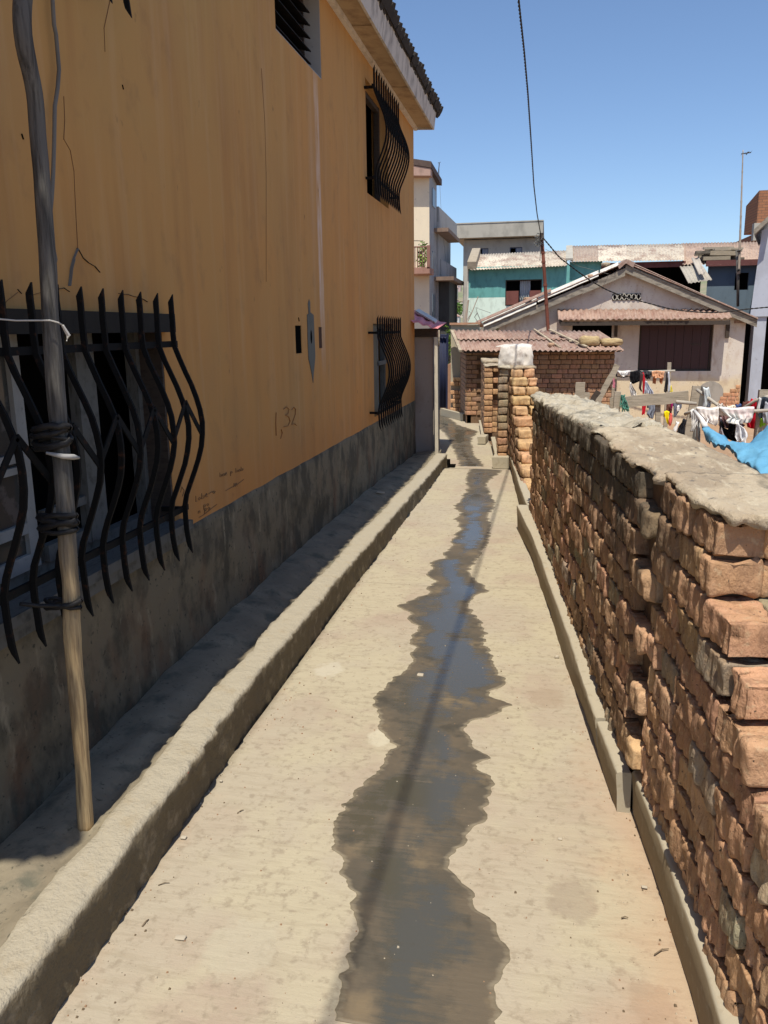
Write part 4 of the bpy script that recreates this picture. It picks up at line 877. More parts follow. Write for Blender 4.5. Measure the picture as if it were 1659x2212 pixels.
# ================================================================ GABLED HOUSE
YH=20.
ho=thing('gabled_house',(1.6,23,-.65),'gabled plaster house with maroon shutter and rusty awning behind the washing','house')
WM=(2.115,3.73,.56,1.66); WL=(.60,1.50,.60,1.66)
mb=MB(); facade(mb,-1.1,4.40,-.66,1.68,YH,[WM,WL],.14)
ap=oy(1352,578,YH)
mb.add([(-1.1,YH,1.68),(4.40,YH,1.68),(4.40,YH,1.72),(ap[0],YH,ap[2]),(-1.1,YH,1.68)][:4],[(0,1,2,3)])
mb.quad((4.40,YH,-.66),(4.40,YH+7,-.66),(4.40,YH+7,1.7),(4.40,YH,1.7)); mb.quad((-1.1,YH,-.66),(-1.1,YH+7,-.66),(-1.1,YH+7,1.7),(-1.1,YH,1.7)); 
mb.build('wall',m_gable,ho)
mb=MB(); mb.box((.0,YH+.2,-.6),(2.0,YH+.22,1.8)); mb.build('dark_room',m_dark,ho)
fr=pfr(ho,WM[0],WM[1],WM[2],WM[3],YH+.10,m_darkw)
mb=MB()
for i in range(8):
    xa=WM[0]+.05+i*.1885; mb.box((xa,YH+.09,WM[2]+.05),(xa+.182,YH+.115,WM[3]-.05))
mb.build('shutter',m_maroon,fr)
mb=MB(); mb.box((3.25,YH+.075,1.15),(3.50,YH+.088,1.18)); mb.build('latch_bar',m_darkw,fr)
for q_ in (((3.98,YH-.05,1.30),(4.06,YH-.001,1.65)),((1.55,YH-.05,1.35),(1.62,YH-.001,1.65))): mb=MB(); mb.box(*q_); mb.build('awning_bracket',m_darkw,ho)
mb=MB(); mb.box((4.15,YH-.02,1.62),(4.35,YH-.003,1.68)); mb.build('wall_plank',m_rust,ho)
fl,frr=oy(1206,691,19.38),oy(1582,688,19.38); bl,br=oy(1204,668,YH-.02),oy(1572,668,YH-.02)
mb=MB(); mb.b8([fl+V(.05,.03,-.13),frr+V(-.03,.03,-.13),frr+V(-.03,.08,-.13),fl+V(.05,.08,-.13),fl+V(.05,.03,-.04),frr+V(-.03,.03,-.04),frr+V(-.03,.08,-.04),fl+V(.05,.08,-.04)])
mb.b8([fl+V(.05,.1,-.13),fl+V(.1,.1,-.13),bl+V(.1,0,-.3),bl+V(.05,0,-.3),fl+V(.05,.1,-.05),fl+V(.1,.1,-.05),bl+V(.1,0,-.06),bl+V(.05,0,-.06)]); mb.build('awning_timber',m_darkw,ho)
mb=MB()
for i in range(4):
    t0,t1=i/4,(i+1)/4+.01
    corr(mb,L(fl,frr,t0)+V(0,(i%2)*.03,.01*(i%2)),L(fl,frr,min(t1,1))+V(0,(i%2)*.03,.01*(i%2)),L(bl,br,min(t1,1)),L(bl,br,t0),pitch=.125,amp=.018,tints=[(1.15,1.1,1.0),(1.05,1,.95),(1.2,1.15,1.1)],seed=10+i,rag=.03)
mb.build('awning',m_rust,ho,smooth=True)
# vent lattice
va,vb=oy(1323,635,YH),oy(1384,648,YH)
mb=MB(); mb.box((va[0],YH-.012,vb[2]),(vb[0],YH-.004,va[2])); vent=mb.build('vent',m_dark,ho)
mb=MB(); n=6; wv=(vb[0]-va[0])/n
for i in range(n):
    for s in (1,-1):
        pts=[(va[0]+wv*(i+.5+.5*s*sin(t*pi)*.9),YH-.022,vb[2]+(va[2]-vb[2])*t) for t in np.linspace(0,1,7)]
        mb.strip(pts,(.012,0,0),(0,.006,0))
mb.build('lattice',m_greyw,vent)
# roof with verge boards
rgt=oy(1636,692,19.80); apx=oy(1352,566,19.80); lft=oy(1036,702,19.80)
mb=MB()
def verge(mb,a,b,h,y,th):
    a=V(a[0],y,a[2]);b=V(b[0],y,b[2]); mb.b8([a-V(0,0,h),b-V(0,0,h),b-V(0,-th,h),a-V(0,-th,h),a,b,b+V(0,th,0),a+V(0,th,0)])
verge(mb,apx-V(0,0,.05),rgt-V(0,0,-.03),.18,19.80,.03); verge(mb,apx-V(0,0,.07),rgt-V(0,0,.0),.02,19.78,.02)
mb.build('verge_board',m_timber,ho)
mb=MB()
for t0,t1,dz in ((0,.36,.02),(.355,.72,-.01),(.715,1,-.03)): verge(mb,L(lft,apx,t0)-V(0,0,.10-dz),L(lft,apx,t1)-V(0,0,.10-dz),.17,19.80+.02*t0,.03)
mb.build('verge_board',m_timber,ho)
mb=MB()
def slope(mb,a,b,y0,y1,lift,seed,tt):
    corr(mb,V(a[0],y0,a[2]+lift),V(a[0],y1,a[2]+lift),V(b[0],y1,b[2]+lift),V(b[0],y0,b[2]+lift),pitch=.12,amp=.016,tints=tt,seed=seed,rag=.03)
slope(mb,lft+V(-.12,0,-.04),apx,19.76,27,0,31,RS); slope(mb,rgt,apx,19.76,27,.03,32,RS)
mb.build('roof',m_rust,ho,smooth=True)
# bent verge flashing tilted towards the lane
mb=MB()
def flash(a,b,w_,tnt,dz=0):
    a=V(a[0],19.75,a[2]+dz);b=V(b[0],19.75,b[2]+dz); n=14
    G=[[L(a,b,t)+V(0,.0,0)+V(0,.004*sin(t*50),.006*float(vn(V(t*20,a[0],0),3))), L(a,b,t)+V(0,w_*.55,w_*.62)] for t in np.linspace(0,1,n)]
    mb.slab(np.array(G),V(0,.01,-.012),tint=tnt)
flash(L(lft,apx,.03)+V(0,0,-.08),L(lft,apx,.40)+V(0,0,-.08),.24,(1.3,1.3,1.25)); flash(L(lft,apx,.41)+V(0,0,-.05),L(lft,apx,.82)+V(0,0,-.05),.22,(1.4,1.4,1.38)); flash(L(lft,apx,.83),L(lft,apx,.95),.12,(1.2,1.15,1.1))
mb.build('verge_flashing',m_white,ho)
mb=MB(); flash(L(lft,apx,-.03)+V(0,.1,.06),L(lft,apx,.5)+V(0,.1,.07),.10,(.9,.9,.9)); mb.build('verge_sheet',m_rust,ho)
mb=MB(); flash(apx+V(0,0,-.02),rgt+V(0,0,.03),.05,(.55,.55,.55)); mb.build('verge_sheet',m_rust,ho)
mb=MB(); mb.prism([apx+V(-.17,-.06,-.09),apx+V(.0,-.06,.06),apx+V(.20,-.06,-.02),apx+V(.16,-.06,-.13),apx+V(.0,-.06,-.03),apx+V(-.14,-.06,-.15)],(0,1.2,.05)); mb.build('ridge_cap',m_rust,ho)
for i,(x_,y_) in enumerate(((1308,574),(1140,649),(1275,600))):
    p=oy(x_,y_,19.9); lump('brick',p+V(0,0,.03),(.16,.2,.08),bk if i else m_cop,40+i,('pale block weighing down the house roof near its ridge','dark clay brick low on the left roof slope of the house','brick midway up the left roof slope of the house')[i],'brick','bricks weighing down the house roof',rot=.3)
# exposed brick patch at the corner
pa=[oy(x_,y_,YH) for x_,y_ in ((1608,822),(1590,828),(1578,842),(1573,862),(1578,892),(1612,892),(1614,845))]
mb=MB()
x1=4.40;x0_=3.80
for k in range(9):
    z=-.5+k*.088; w0={8:.10,7:.22,6:.36,5:.42,4:.44}.get(k,.46); xx=4.39-w0
    while xx<4.37: 
        e=min(xx+.17,4.395); brick(mb,V((xx+e)/2,YH+.02,z),Us,Vs,(e-xx-.01,.08,.078),.006,.002,(6,5,5),tn((.52,.27,.15),.1),rng.randrange(9999),rot=.01); xx=e
mb.build('exposed_brick',m_brick,ho,smooth=True)
mb=MB(); c_=oy(1535,848,YH-.004); mb.prism([c_+V(.28*cos(t)*1.0,0,.26*sin(t)) for t in np.linspace(0,2*pi,20)[:-1]],(0,.003,0)); mb.build('cement_patch',simple('grey_repair_cement',(.33,.30,.26)),ho)
# ================================================================ TEAL HOUSE
te=thing('teal_house',(-.8,26,-.65),'low teal and pale mint painted house with corrugated roof and dark shutters, left of centre','house')
YT=25.
mb=MB(); zb=oy(1050,643,YT)[2]
WT=tuple(oy(1092,605,YT)[[0]])+tuple(oy(1171,603,YT)[[0]])+(oy(1130,660,YT)[2],oy(1130,604,YT)[2])
facade(mb,-2.29,.62,zb,3.34,YT,[(WT[0],WT[1],zb,WT[3])],.1); mb.quad((-2.29,YT,zb),(-2.29,YT,3.34),(-2.29,28,3.34),(-2.29,28,zb)); mb.build('upper_wall',m_teal,te)
mb=MB(); facade(mb,-2.29,.62,-.66,zb,YT,[(WT[0],WT[1],WT[2],zb)],.1); mb.quad((-2.29,YT,-.66),(-2.29,YT,zb),(-2.29,28,zb),(-2.29,28,-.66)); mb.build('lower_wall',m_tealp,te)
mb=MB(); mb.box((WT[0]-.1,YT+.3,1.8),(WT[1]+.1,YT+.32,3.2)); mb.build('dark_room',m_dark,te)
f_=pfr(te,WT[0],WT[1],WT[2],WT[3],YT+.05,m_darkw,t=.03)
for xa,xb in ((0,.36),(.68,1.0)):
    mb=MB(); X0=WT[0]+.03+(WT[1]-WT[0]-.06)*xa; X1=WT[0]+.03+(WT[1]-WT[0]-.06)*xb; mb.box((X0,YT-.04,WT[2]+.03),(X1,YT-.01,WT[2]+.42)); mb.build('shutter',simple('brown_shutter',(.16,.06,.05)),f_)
mb=MB(); G=[[(WT[0]+.42+.30*u+.0,YT+.12+.02*sin(u*28),WT[2]+.02+v*.72) for u in np.linspace(0,1,30)] for v in (0,1)]; mb.slab(np.array(G),V(0,.004,0)); mb.build('curtain',cloth('pale_curtain',(.42,.46,.48)),f_)
mb=MB(); mb.box((-2.325,YT-.02,-.66),(-2.292,YT+.10,3.32)); mb.build('downpipe',m_white,te)
a=oy(1015,583,YT-.25);b=oy(1225,574,YT-.25);c_=oy(1225,541,27.5);d_=oy(1037,549,27.5)
mb=MB(); corr(mb,a,b,c_,d_,pitch=.085,amp=.013,tints=TN,seed=5,sheetw=.75,rag=.015); mb.build('roof',m_tin,te,smooth=True)
mb=MB(); mb.bar(oy(1019,573,YT-.2)+V(0,0,0),oy(1029,543,27.4),.26,.20); mb.build('verge_mortar',m_plank,te)
# ================================================================ GREY FLAT-ROOFED HOUSE
gy=thing('grey_house',(-1.7,34,-.65),'tall grey rendered house with a thick flat parapet band behind the teal house','house')
YG=32.
A_=lambda x_,y_: oy(x_,y_,YG)
hw=[(A_(1029,546)[0],A_(1055,546)[0],A_(1,546)[2],A_(1,527)[2]),(A_(1101,546)[0],A_(1128,546)[0],A_(1,546)[2]+.0,A_(1,527)[2])]
hw=[(h[0],h[1],4.14,4.50) for h in hw]
mb=MB(); facade(mb,-3.14,-.32,-.66,4.80,YG,hw,.15); mb.quad((-.32,YG,-.66),(-.32,YG+6,-.66),(-.32,YG+6,4.8),(-.32,YG,4.8)); mb.quad((-3.14,YG,-.66),(-3.14,YG,4.8),(-3.14,YG+6,4.8),(-3.14,YG+6,-.66)); mb.build('wall',m_greyw,gy)
mb=MB(); mb.box((-3.42,YG-.45,4.84),(-.22,YG+6.2,5.33)); mb.box((-3.44,YG-.47,5.332),(-.20,YG+6.2,5.37)); mb.build('parapet',m_greyw,gy)
mb=MB(); mb.box((-3.1,YG+.3,3.9),(-.4,YG+.32,4.7)); mb.build('dark_room',m_dark,gy)
for h in hw:
    f_=pfr(gy,h[0],h[1],h[2],h[3],YG+.05,simple('blue_frame',(.10,.13,.20)),t=.03,mull=((h[0]+h[1])/2,)); mb=MB(); mb.box(((h[0]+h[1])/2+.015,YG+.06,h[2]+.03),(h[1]-.03,YG+.065,h[3]-.03)); mb.build('pane',simple('curtained_pane',(.22,.23,.27),.3),f_)
# ================================================================ LONG ROW BEHIND
lo=thing('long_house',(3.4,27,-.65),'long low house with patchwork corrugated roof stretching behind the gabled house','house')
YL=25.5
mb=MB(); facade(mb,.62,1.55,-.66,3.45,YL,[],.1); mb.build('teal_wall',m_teal,lo)
bx=A=oy(1528,600,YL)[0]
mb=MB(); facade(mb,bx,6.2,-.66,3.30,YL,[(oy(1588,600,YL)[0],oy(1618,600,YL)[0],2.55,3.02)],.12); mb.build('slate_wall',m_bluew,lo)
mb=MB(); mb.box((1.55,YL+1.6,-.6),(bx+.1,YL+1.65,3.45)); mb.box((oy(1580,600,YL)[0],YL+.2,2.4),(oy(1630,600,YL)[0],YL+.22,3.1)); mb.build('dark_veranda',m_dark,lo)
mb=MB(); mb.box((1.52,YL-.1,3.22),(oy(1480,570,YL)[0],YL-.04,3.38)); mb.box((bx-.1,YL-.25,3.20),(5.75,YL-.2,3.36)); mb.build('eave_board',simple('dark_red_board',(.13,.05,.045)),lo)
a=oy(1232,565,YL-.25);b=oy(1478,562,YL-.25);b2=oy(1478,572,YL-.25); e=oy(1646,565,YL-.25)
ra=oy(1232,531,28.6);rb=oy(1478,526,28.6);re=oy(1646,522,28.6)
mb=MB(); corr(mb,a,b,rb,ra,pitch=.085,amp=.013,tints=TN,seed=9,sheetw=.7,rag=.012); corr(mb,b2+V(-.05,0,.01),e+V(0,0,-.08),re,rb+V(-.05,0,.01),pitch=.085,amp=.013,tints=[(1.0,.78,.68),(.95,.75,.65),(1.2,1.1,1.0)],seed=12,sheetw=.8,rag=.015)
mb.build('roof',m_tin,lo,smooth=True)
mb=MB(); mb.bar(oy(1230,560,YL-.2),oy(1230,532,28.5),.20,.06); mb.build('party_wall',m_greyw,lo)
mb=MB(); mb.bar(oy(1224,573,YL-.3),oy(1226,606,YL-.3),.09,.07,up=(0,1,0)); mb.build('drip_stain_strip',m_white,lo)
# rubble pile on that roof, sliding tin sheet
ru=thing('scrap_pile',tuple(oy(1550,560,YL)),'heap of broken boards and tin offcuts lying on the long roof','scrap pile')
mb=MB(); rr=random.Random(4)
for i in range(34):
    x_=1526+rr.random()*50; y_=536+rr.random()*22; p=oy(x_,y_,YL-.1+rr.random()*.5); ang=rr.uniform(-.25,.25); l=rr.uniform(.15,.45)
    mb.bar(p-V(l*cos(ang),rr.uniform(-.1,.1),-l*sin(ang)*.3),p+V(l*cos(ang),0,l*sin(ang)*.3),rr.uniform(.04,.2),rr.uniform(.02,.08),tint=tuple([rr.uniform(.25,1.1)]*3))
p=oy(1562,545,YL-.1); mb.bar(p-V(.36,0,.02),p+V(.36,0,-.04),.25,.12,tint=(.9,.85,.75)); p=oy(1552,558,YL-.15); mb.bar(p-V(.42,0,0),p+V(.3,0,0),.2,.10,tint=(.8,.78,.7))
mb.build('board',m_plank,ru)
mb=MB(); corr(mb,oy(1487,612,24.2),oy(1538,604,24.2),oy(1516,572,25.2),oy(1468,576,25.2),pitch=.10,amp=.014,rag=.02); mb.build('tin_sheet',simple('lichen_tin',(.38,.35,.30),.8,sc=10),label='loose corrugated sheet hanging off the long roof eave',cat='tin sheet',smooth=True)
mb=MB(); corr(mb,oy(1510,594,24.2),oy(1524,590,24.2),oy(1510,556,25.4),oy(1493,558,25.4),pitch=.14,amp=.02,rag=.02); mb.build('tin_sheet',simple('lichen_tin_pale',(.42,.38,.33),.8,sc=10),label='narrow mossy sheet sliding off the long roof above the wider one',cat='tin sheet',smooth=True)
# ================================================================ FAR RIGHT
bk2=thing('brick_house',(9.5,36,-.65),'unfinished bare brick upper storey at the far right edge behind the long roof','house')
Yb_=33.; q0=oy(1609,478,Yb_); q1=oy(1637,452,Yb_-1.5)
def brick_extra(c,o):
    N=c['N'];L_=c['L']; mp=N.new('ShaderNodeMapping'); mp.inputs['Rotation'].default_value=(radians(90),0,0); L_.new(c['pos'],mp.inputs[0])
    t=N.new('ShaderNodeTexBrick'); t.inputs['Scale'].default_value=1; t.inputs['Brick Width'].default_value=.22; t.inputs['Row Height'].default_value=.09; t.inputs['Mortar Size'].default_value=.008
    t.inputs['Color1'].default_value=(.36,.16,.08,1); t.inputs['Color2'].default_value=(.28,.12,.065,1); t.inputs['Mortar'].default_value=(.15,.09,.06,1); L_.new(mp.outputs[0],t.inputs[0]); return t.outputs[0]
m_bt=mat('far_brick',(.35,.16,.08),.9,extra=brick_extra)
mb=MB(); mb.b8([(q0[0],Yb_,4.75),(q1[0],Yb_-1.5,4.75),(q1[0]+3,Yb_-1.5,4.75),(q1[0]+3,Yb_,4.75),(q0[0],Yb_,5.75),(q1[0],Yb_-1.5,6.05),(q1[0]+3,Yb_-1.5,6.05),(q1[0]+3,Yb_,5.75)]); mb.box((q0[0]+.25,Yb_-.0,-.66),(q0[0]+4,Yb_+3,4.74)); mb.build('wall',m_bt,bk2)
mb=MB(); p=oy(1628,503,Yb_-1.7); mb.box((p[0],p[1],p[2]-.25),(p[0]+.8,p[1]+.3,p[2]+.32)); mb.build('concrete_beam',m_greyw,bk2)
bl_=thing('washed_blue_house',(6,21,-.65),'pale blue washed house cropped by the right edge, its upper storey resting on a pillar','house')
YB=20.4
mb=MB(); p=oy(1646,500,YB); p2=oy(1620,684,YB); x_=p2[0]; mb.b8([(x_,YB,p2[2]),(x_+4,YB,p2[2]),(x_+5,YB+5,p2[2]),(x_*(1+5.2/YB),YB+5,p2[2]),(p[0],YB,p[2]+.02),(x_+4,YB,p[2]+1.6),(x_+5,YB+5,p[2]+1.6),(p[0]*(1+5.2/YB),YB+5,p[2]+.0)]); mb.build('wall',m_bluel,bl_)
mb=MB(); p=oy(1630,690,YB+.05);p3=oy(1656,690,YB+.05); mb.box((p[0],YB+.05,-.66),(p3[0],YB+.35,p2[2]-.002)); mb.box((p3[0]+1.2,YB+.05,-.66),(p3[0]+1.5,YB+.35,p2[2]-.002)); mb.build('pillar',m_bluel,bl_)
mb=MB(); mb.box((4.45,YB+1.6,-.6),(9,YB+1.65,1.75)); mb.build('dark_porch',m_dark,bl_)
mb=MB(); p=oy(1629,507,YB-.4);p3=oy(1668,470,YB-.4); mb.b8([p,p3,p3+V(.6,3,0),p+V(.8,3,0),p+V(-.02,0,.10),p3+V(-.02,0,.10),p3+V(.6,3,.10),p+V(.8,3,.10)]); mb.build('roof_verge',m_timber,bl_)
# ================================================================ TOWER LEFT
tw=thing('apartment_block',(-4.2,24,-.65),'tall beige apartment block with small balconies, partly hidden behind the ochre building','apartment building')
YW=22.
xw=oy(927.5,450,YW)[0]; ztop=oy(927,400,YW)[2]
mb=MB(); facade(mb,-7,xw,-.66,5.6,YW,[],.1); mb.build('front_wall',m_beige,tw)
y2=xw/(ray(943,430)[0]/ray(943,430)[1]) 
mb=MB(); mb.quad((xw,YW,-.66),(xw,y2,-.66),(xw,y2,5.6),(xw,YW,5.6))
x3=xw+.0; x4=ray(947,600)[0]/ray(947,600)[1]*(y2+.02)
mb.quad((xw,y2,-.66),(x4,y2+.01,-.66),(x4,y2+.01,4.45),(xw,y2,4.45)); mb.quad((x4,y2+.01,-.66),(x4,y2+3,-.66),(x4,y2+3,4.3),(x4,y2+.01,4.3)); mb.quad((-7,y2+.02,-.66),(xw,y2+.02,-.66),(xw,y2+.02,5.6),(-7,y2+.02,5.6))
mb.build('side_wall',m_greyv,tw)  # side face in cool grey carries its shade as colour; front is beige
mb=MB(); e0=oy(955,400,y2+.15); t0=oy(932,352,YW-.3)
mb.b8([(-7,YW-.35,6.35),(t0[0],YW-.35,t0[2]-.12),(e0[0],y2+.1,e0[2]-.02),(-7,y2+.1,5.8),(-7,YW-.35,6.43),(t0[0],YW-.35,t0[2]+.03),(e0[0],y2+.1,e0[2]+.14),(-7,y2+.1,6.1)]); mb.build('roof',simple('brown_roof_edge',(.10,.07,.06)),tw)
mb=MB(); mb.b8([(-7,YW-.33,5.55),(t0[0]-.02,YW-.33,t0[2]-.30),(t0[0]-.02,YW+.0,t0[2]-.30),(-7,YW,5.55),(-7,YW-.33,6.34),(t0[0]-.02,YW-.33,t0[2]-.13),(t0[0]-.02,YW,t0[2]-.13),(-7,YW,6.34)]); mb.build('eave',simple('pink_eave',(.40,.27,.22)),tw)
m_win=simple('far_window_pane',(.16,.19,.23),.3)
for i,(za,zb_) in enumerate(((4.75,5.2),(3.1,3.6),(1.9,2.5))):
    mb=MB(); mb.box((xw+.002,YW+.5,za),(xw+.02,YW+1.1,zb_)); mb.build('window',m_win,tw)
mb=MB(); p=oy(937,505,y2-.1); mb.box((xw,YW+.9,p[2]),(p[0]+.45,y2+2.5,p[2]+.10)); p=oy(937,608,y2-.1); mb.box((xw,YW+.9,p[2]),(p[0]+.60,y2+2.4,p[2]+.10)); mb.build('balcony_slab',simple('brown_slab',(.24,.17,.13)),tw)
mb=MB(); p=oy(944,500,y2+.5); mb.b8([(p[0],y2+.4,p[2]),(p[0]+.30,y2+2.4,p[2]),(p[0]+.36,y2+2.4,p[2]),(p[0]+.06,y2+.4,p[2]),(p[0],y2+.4,p[2]+.65),(p[0]+.30,y2+2.4,p[2]+.40),(p[0]+.36,y2+2.4,p[2]+.40),(p[0]+.06,y2+.4,p[2]+.65)])
p=oy(949,600,y2+.5); mb.b8([(p[0],y2+.4,p[2]),(p[0]+.25,y2+2.2,p[2]),(p[0]+.31,y2+2.2,p[2]),(p[0]+.06,y2+.4,p[2]),(p[0],y2+.4,p[2]+.5),(p[0]+.25,y2+2.2,p[2]+.36),(p[0]+.31,y2+2.2,p[2]+.36),(p[0]+.06,y2+.4,p[2]+.5)]); mb.build('balcony_parapet',m_greyv,tw)
mb=MB(); mb.box((x4+.01,y2+.1,1.0),(x4+.30,y2+2.2,2.95)); mb.build('lean_to',simple('dark_lean_to',(.07,.07,.065)),tw)
# front balcony with railing
b0,b1=oy(880,590,YW-.8),oy(928,590,YW-.8)
mb=MB(); mb.box((b0[0],YW-.8,b0[2]-.02),(b1[0],YW-.001,b0[2]+.13)); mb.build('balcony_slab',simple('terracotta_slab',(.36,.20,.15)),tw)
mb=MB(); 
for i in range(10): x_=b0[0]+(b1[0]-b0[0])*(i/9.); mb.bar((x_,YW-.76,b0[2]+.13),(x_,YW-.76,b0[2]+.62),.02,.02)
mb.bar((b0[0],YW-.76,b0[2]+.63),(b1[0],YW-.76,b0[2]+.63),.04,.03); mb.bar((b1[0]-.03,YW-.76,b0[2]+.1),(b1[0]-.03,YW-.76,b0[2]+.66),.08,.08); mb.build('balcony_railing',simple('rusty_rail',(.25,.13,.10)),tw)
ma=thing('antenna_mast',tuple(oy(950,400,24)),'thin bent aerial on the beige apartment block roof','antenna'); mb=MB(); mb.tube([oy(946,384,24),oy(949,352,24)],.012,5); mb.build('mast',m_darkw,ma); mb=MB(); mb.tube([oy(946,352,24),oy(952,350,24)],.006,4); mb.build('crossbar',m_darkw,ma)
# ================================================================ PLANTS
def leaves(mb,c,R,n,s,seed,col=(1,1,1),down=.2):
    rr=random.Random(seed)
    for i in range(n):
        while 1:
            q=V(rr.uniform(-1,1),rr.uniform(-1,1),rr.uniform(-1,1))
            if .15<np.linalg.norm(q)<1: break
        p=V(*c)+q*V(*R); t=V(rr.uniform(-1,1),rr.uniform(-1,1),rr.uniform(-.8,.6)); t/=np.linalg.norm(t); u=np.cross(t,V(rr.uniform(-1,1),rr.uniform(-1,1),rr.uniform(-1,1))); u/=np.linalg.norm(u)+1e-9
        l=s*rr.uniform(.6,1.3); k=rr.uniform(.6,1.35); cc=tuple(x*k for x in col)
        mb.quad(p,p+t*l*.5+u*l*.22,p+t*l,p+t*l*.5-u*l*.22,tint=cc)
def plant(name,base,h,R,n,s,seed,lab,cat,col=(1,1,1),tr=.02):
    o=thing(name,tuple(base),lab,cat); b=V(*base)
    mb=MB(); rr=random.Random(seed)
    for i in range(5): 
        e=b+V(rr.uniform(-.6,.6)*R[0],rr.uniform(-.6,.6)*R[1],h*rr.uniform(.75,1.1)); mb.tube([b,(b+e)/2+V(rr.uniform(-.1,.1)*R[0],0,0),e],[tr,tr*.7,tr*.3],5)
    mb.build('trunk',m_trunk,o); mb=MB()
    for i in range(7):
        c=b+V(rr.uniform(-.6,.6)*R[0],rr.uniform(-.6,.6)*R[1],h+rr.uniform(-.7,.7)*R[2]); leaves(mb,c,(R[0]*.55,R[1]*.55,R[2]*.5),n//7,s,seed+i,col)
    mb.build('crown',m_green,o); return o
plant('bush',(-1.93,17.3,0),1.1,(.13,.35,.50),500,.08,3,'green bush in the narrow slit right of the navy gate','bush',(1.7,1.7,.9))
plant('balcony_plant',oy(913,585,YW-.5),.42,(.16,.15,.26),160,.09,6,'leafy potted plant behind the balcony railing of the apartment block','plant',(2.,1.8,1.4))
tp=thing('television_aerial',tuple(oy(912,570,YW-.6)),'T shaped aerial draped with a creeper above the apartment balcony','antenna'); mb=MB(); mb.tube([oy(913,578,YW-.7),oy(909,545,YW-.7)],.02,5); mb.tube([oy(901,546.5,YW-.7),oy(918,542,YW-.7)],.014,5); mb.build('mast',m_darkw,tp); mb=MB(); leaves(mb,oy(912,562,YW-.7),(.08,.08,.30),90,.09,8,(3.4,3.0,2.2)); mb.build('creeper',m_green,tp)
# ================================================================ HILLSIDE
G=[]
for Y in np.linspace(60,420,26):
    row=[]
    for X in np.linspace(-90,90,36):
        h=-.7+max(0,(Y-70)/330)**1.15*24+2.*float(fbm(V(X*.02,Y*.02,0),5,3)); row.append((X,Y,min(h,22+.02*X)))
    G.append(row)
mb=MB(); mb.grid(np.array(G),flip=True); mb.build('hills',mat('hillside_earth',(.24,.22,.15),.95,[(.06,(.16,.19,.10),.45,.6,I3),(.3,(.30,.24,.17),.5,.7,I3)]),smooth=True,kind='structure')
def far_house(x_,y0,y1,Y,wpx,wallc,roofc,lab,gable=True,wins=3):
    a=oy(x_-wpx/2,y1,Y);b=oy(x_+wpx/2,y1,Y);t=oy(x_,y0,Y); w_=b[0]-a[0]; h=t[2]-a[2]; d_=w_*.8
    o=thing('hill_house',((a[0]+b[0])/2,Y,a[2]-3),lab,'house','houses on the far hillside')
    mb=MB(); zr=a[2]+h*(.62 if gable else .9)
    mb.box((a[0],Y,a[2]-4),(b[0],Y+d_,zr)); mb.build('wall',wallc,o)
    mb=MB()
    if gable: mb.prism([(a[0]-w_*.04,Y-w_*.05,zr+.01),((a[0]+b[0])/2,Y-w_*.05,a[2]+h),(b[0]+w_*.04,Y-w_*.05,zr+.01)],(0,d_*1.1,0))
    else: mb.box((a[0]-w_*.03,Y-w_*.03,zr+.01),(b[0]+w_*.03,Y+d_,a[2]+h))
    mb.build('roof',roofc,o)
    for i in range(wins):
        xx=a[0]+w_*(i+.5)/wins; 
        for zz in ((.08,.26),(.36,.54)):
            mb=MB(); mb.box((xx-w_*.06,Y-.03,a[2]+h*zz[0]),(xx+w_*.06,Y-.002,a[2]+h*zz[1])); mb.build('window',m_win,o)
hw_=simple('far_white_wall',(.58,.58,.56)); hp_=simple('far_pink_wall',(.50,.38,.36)); hc_=simple('far_cream_wall',(.56,.50,.42)); hr_=simple('far_pink_roof',(.50,.33,.28)); hb_=simple('far_brown_roof',(.28,.20,.17))
far_house(975,672,704,62,34,hw_,hr_,'pale bluish white far house with a pink roof, lowest in the gap between the buildings')
far_house(984,606,622,230,22,hp_,hb_,'pink topmost house on the far hill crest',False)
far_house(972,622,640,200,30,hc_,hr_,'cream house high on the far hillside',False,4)
far_house(973,640,662,160,30,hp_,hb_,'brown roofed house halfway up the far hillside')
far_house(962,614,640,190,10,hw_,hb_,'slim white block at the left of the far hillside houses',False,2)
far_house(997,650,680,150,14,hc_,hb_,'small cream house right of the far tree',False,2)
plant('tree',(-24.2+.0,175,oy(991,660,175)[2]),6,(2.2,2.5,3.2),1500,.8,12,'dark evergreen tree between the far hillside houses','tree',(.55,.65,.7),.3)
p=oy(977,668,110); plant('shrub',(p[0],110,p[2]-1.5),1.8,(1.6,1.5,1.2),900,.35,15,'rounded green shrub on the slope above the pale far house','shrub',(1.1,1.2,.8),.15)
# ================================================================ UTILITY POLE, WIRES, AERIAL
up=thing('utility_pole',(.05,17.6,-.65),'slim rust red iron pole in front of the gabled house, carrying the twisted cable','utility pole')
P=[oy(1186,745,17.6),oy(1184,712,17.6),oy(1180,650,17.6),oy(1176,590,17.6),oy(1170,507,17.6)]; P[0]=V(P[1][0]+.01,17.6,-.65)
mb=MB(); mb.tube(P,[.036,.036,.035,.034,.034],8); m_rp=simple('rust_red_iron',(.17,.055,.035),.8); mb.build('shaft',m_rp,up,smooth=True)
mb=MB()
for y_ in (545,565,615,655): 
    p=L(P[4],P[1],(y_-507)/205); mb.tube([p-V(0,0,.02),p+V(0,0,.02)],.043,8)
mb.build('collar',m_rp,up)
mb=MB(); rr=random.Random(2); c=oy(1163,517,17.5)
for i in range(9):
    pts=[c+V(rr.uniform(-.10,.12),rr.uniform(-.05,.05),rr.uniform(-.16,.14)) for _ in range(4)]; mb.tube(pts,.007,5)
mb.tube([c+V(.04,0,0),c+V(.05,0,-.25),c+V(.04,0,-.4)],.008,5); mb.build('wire_tangle',m_greyd,up)
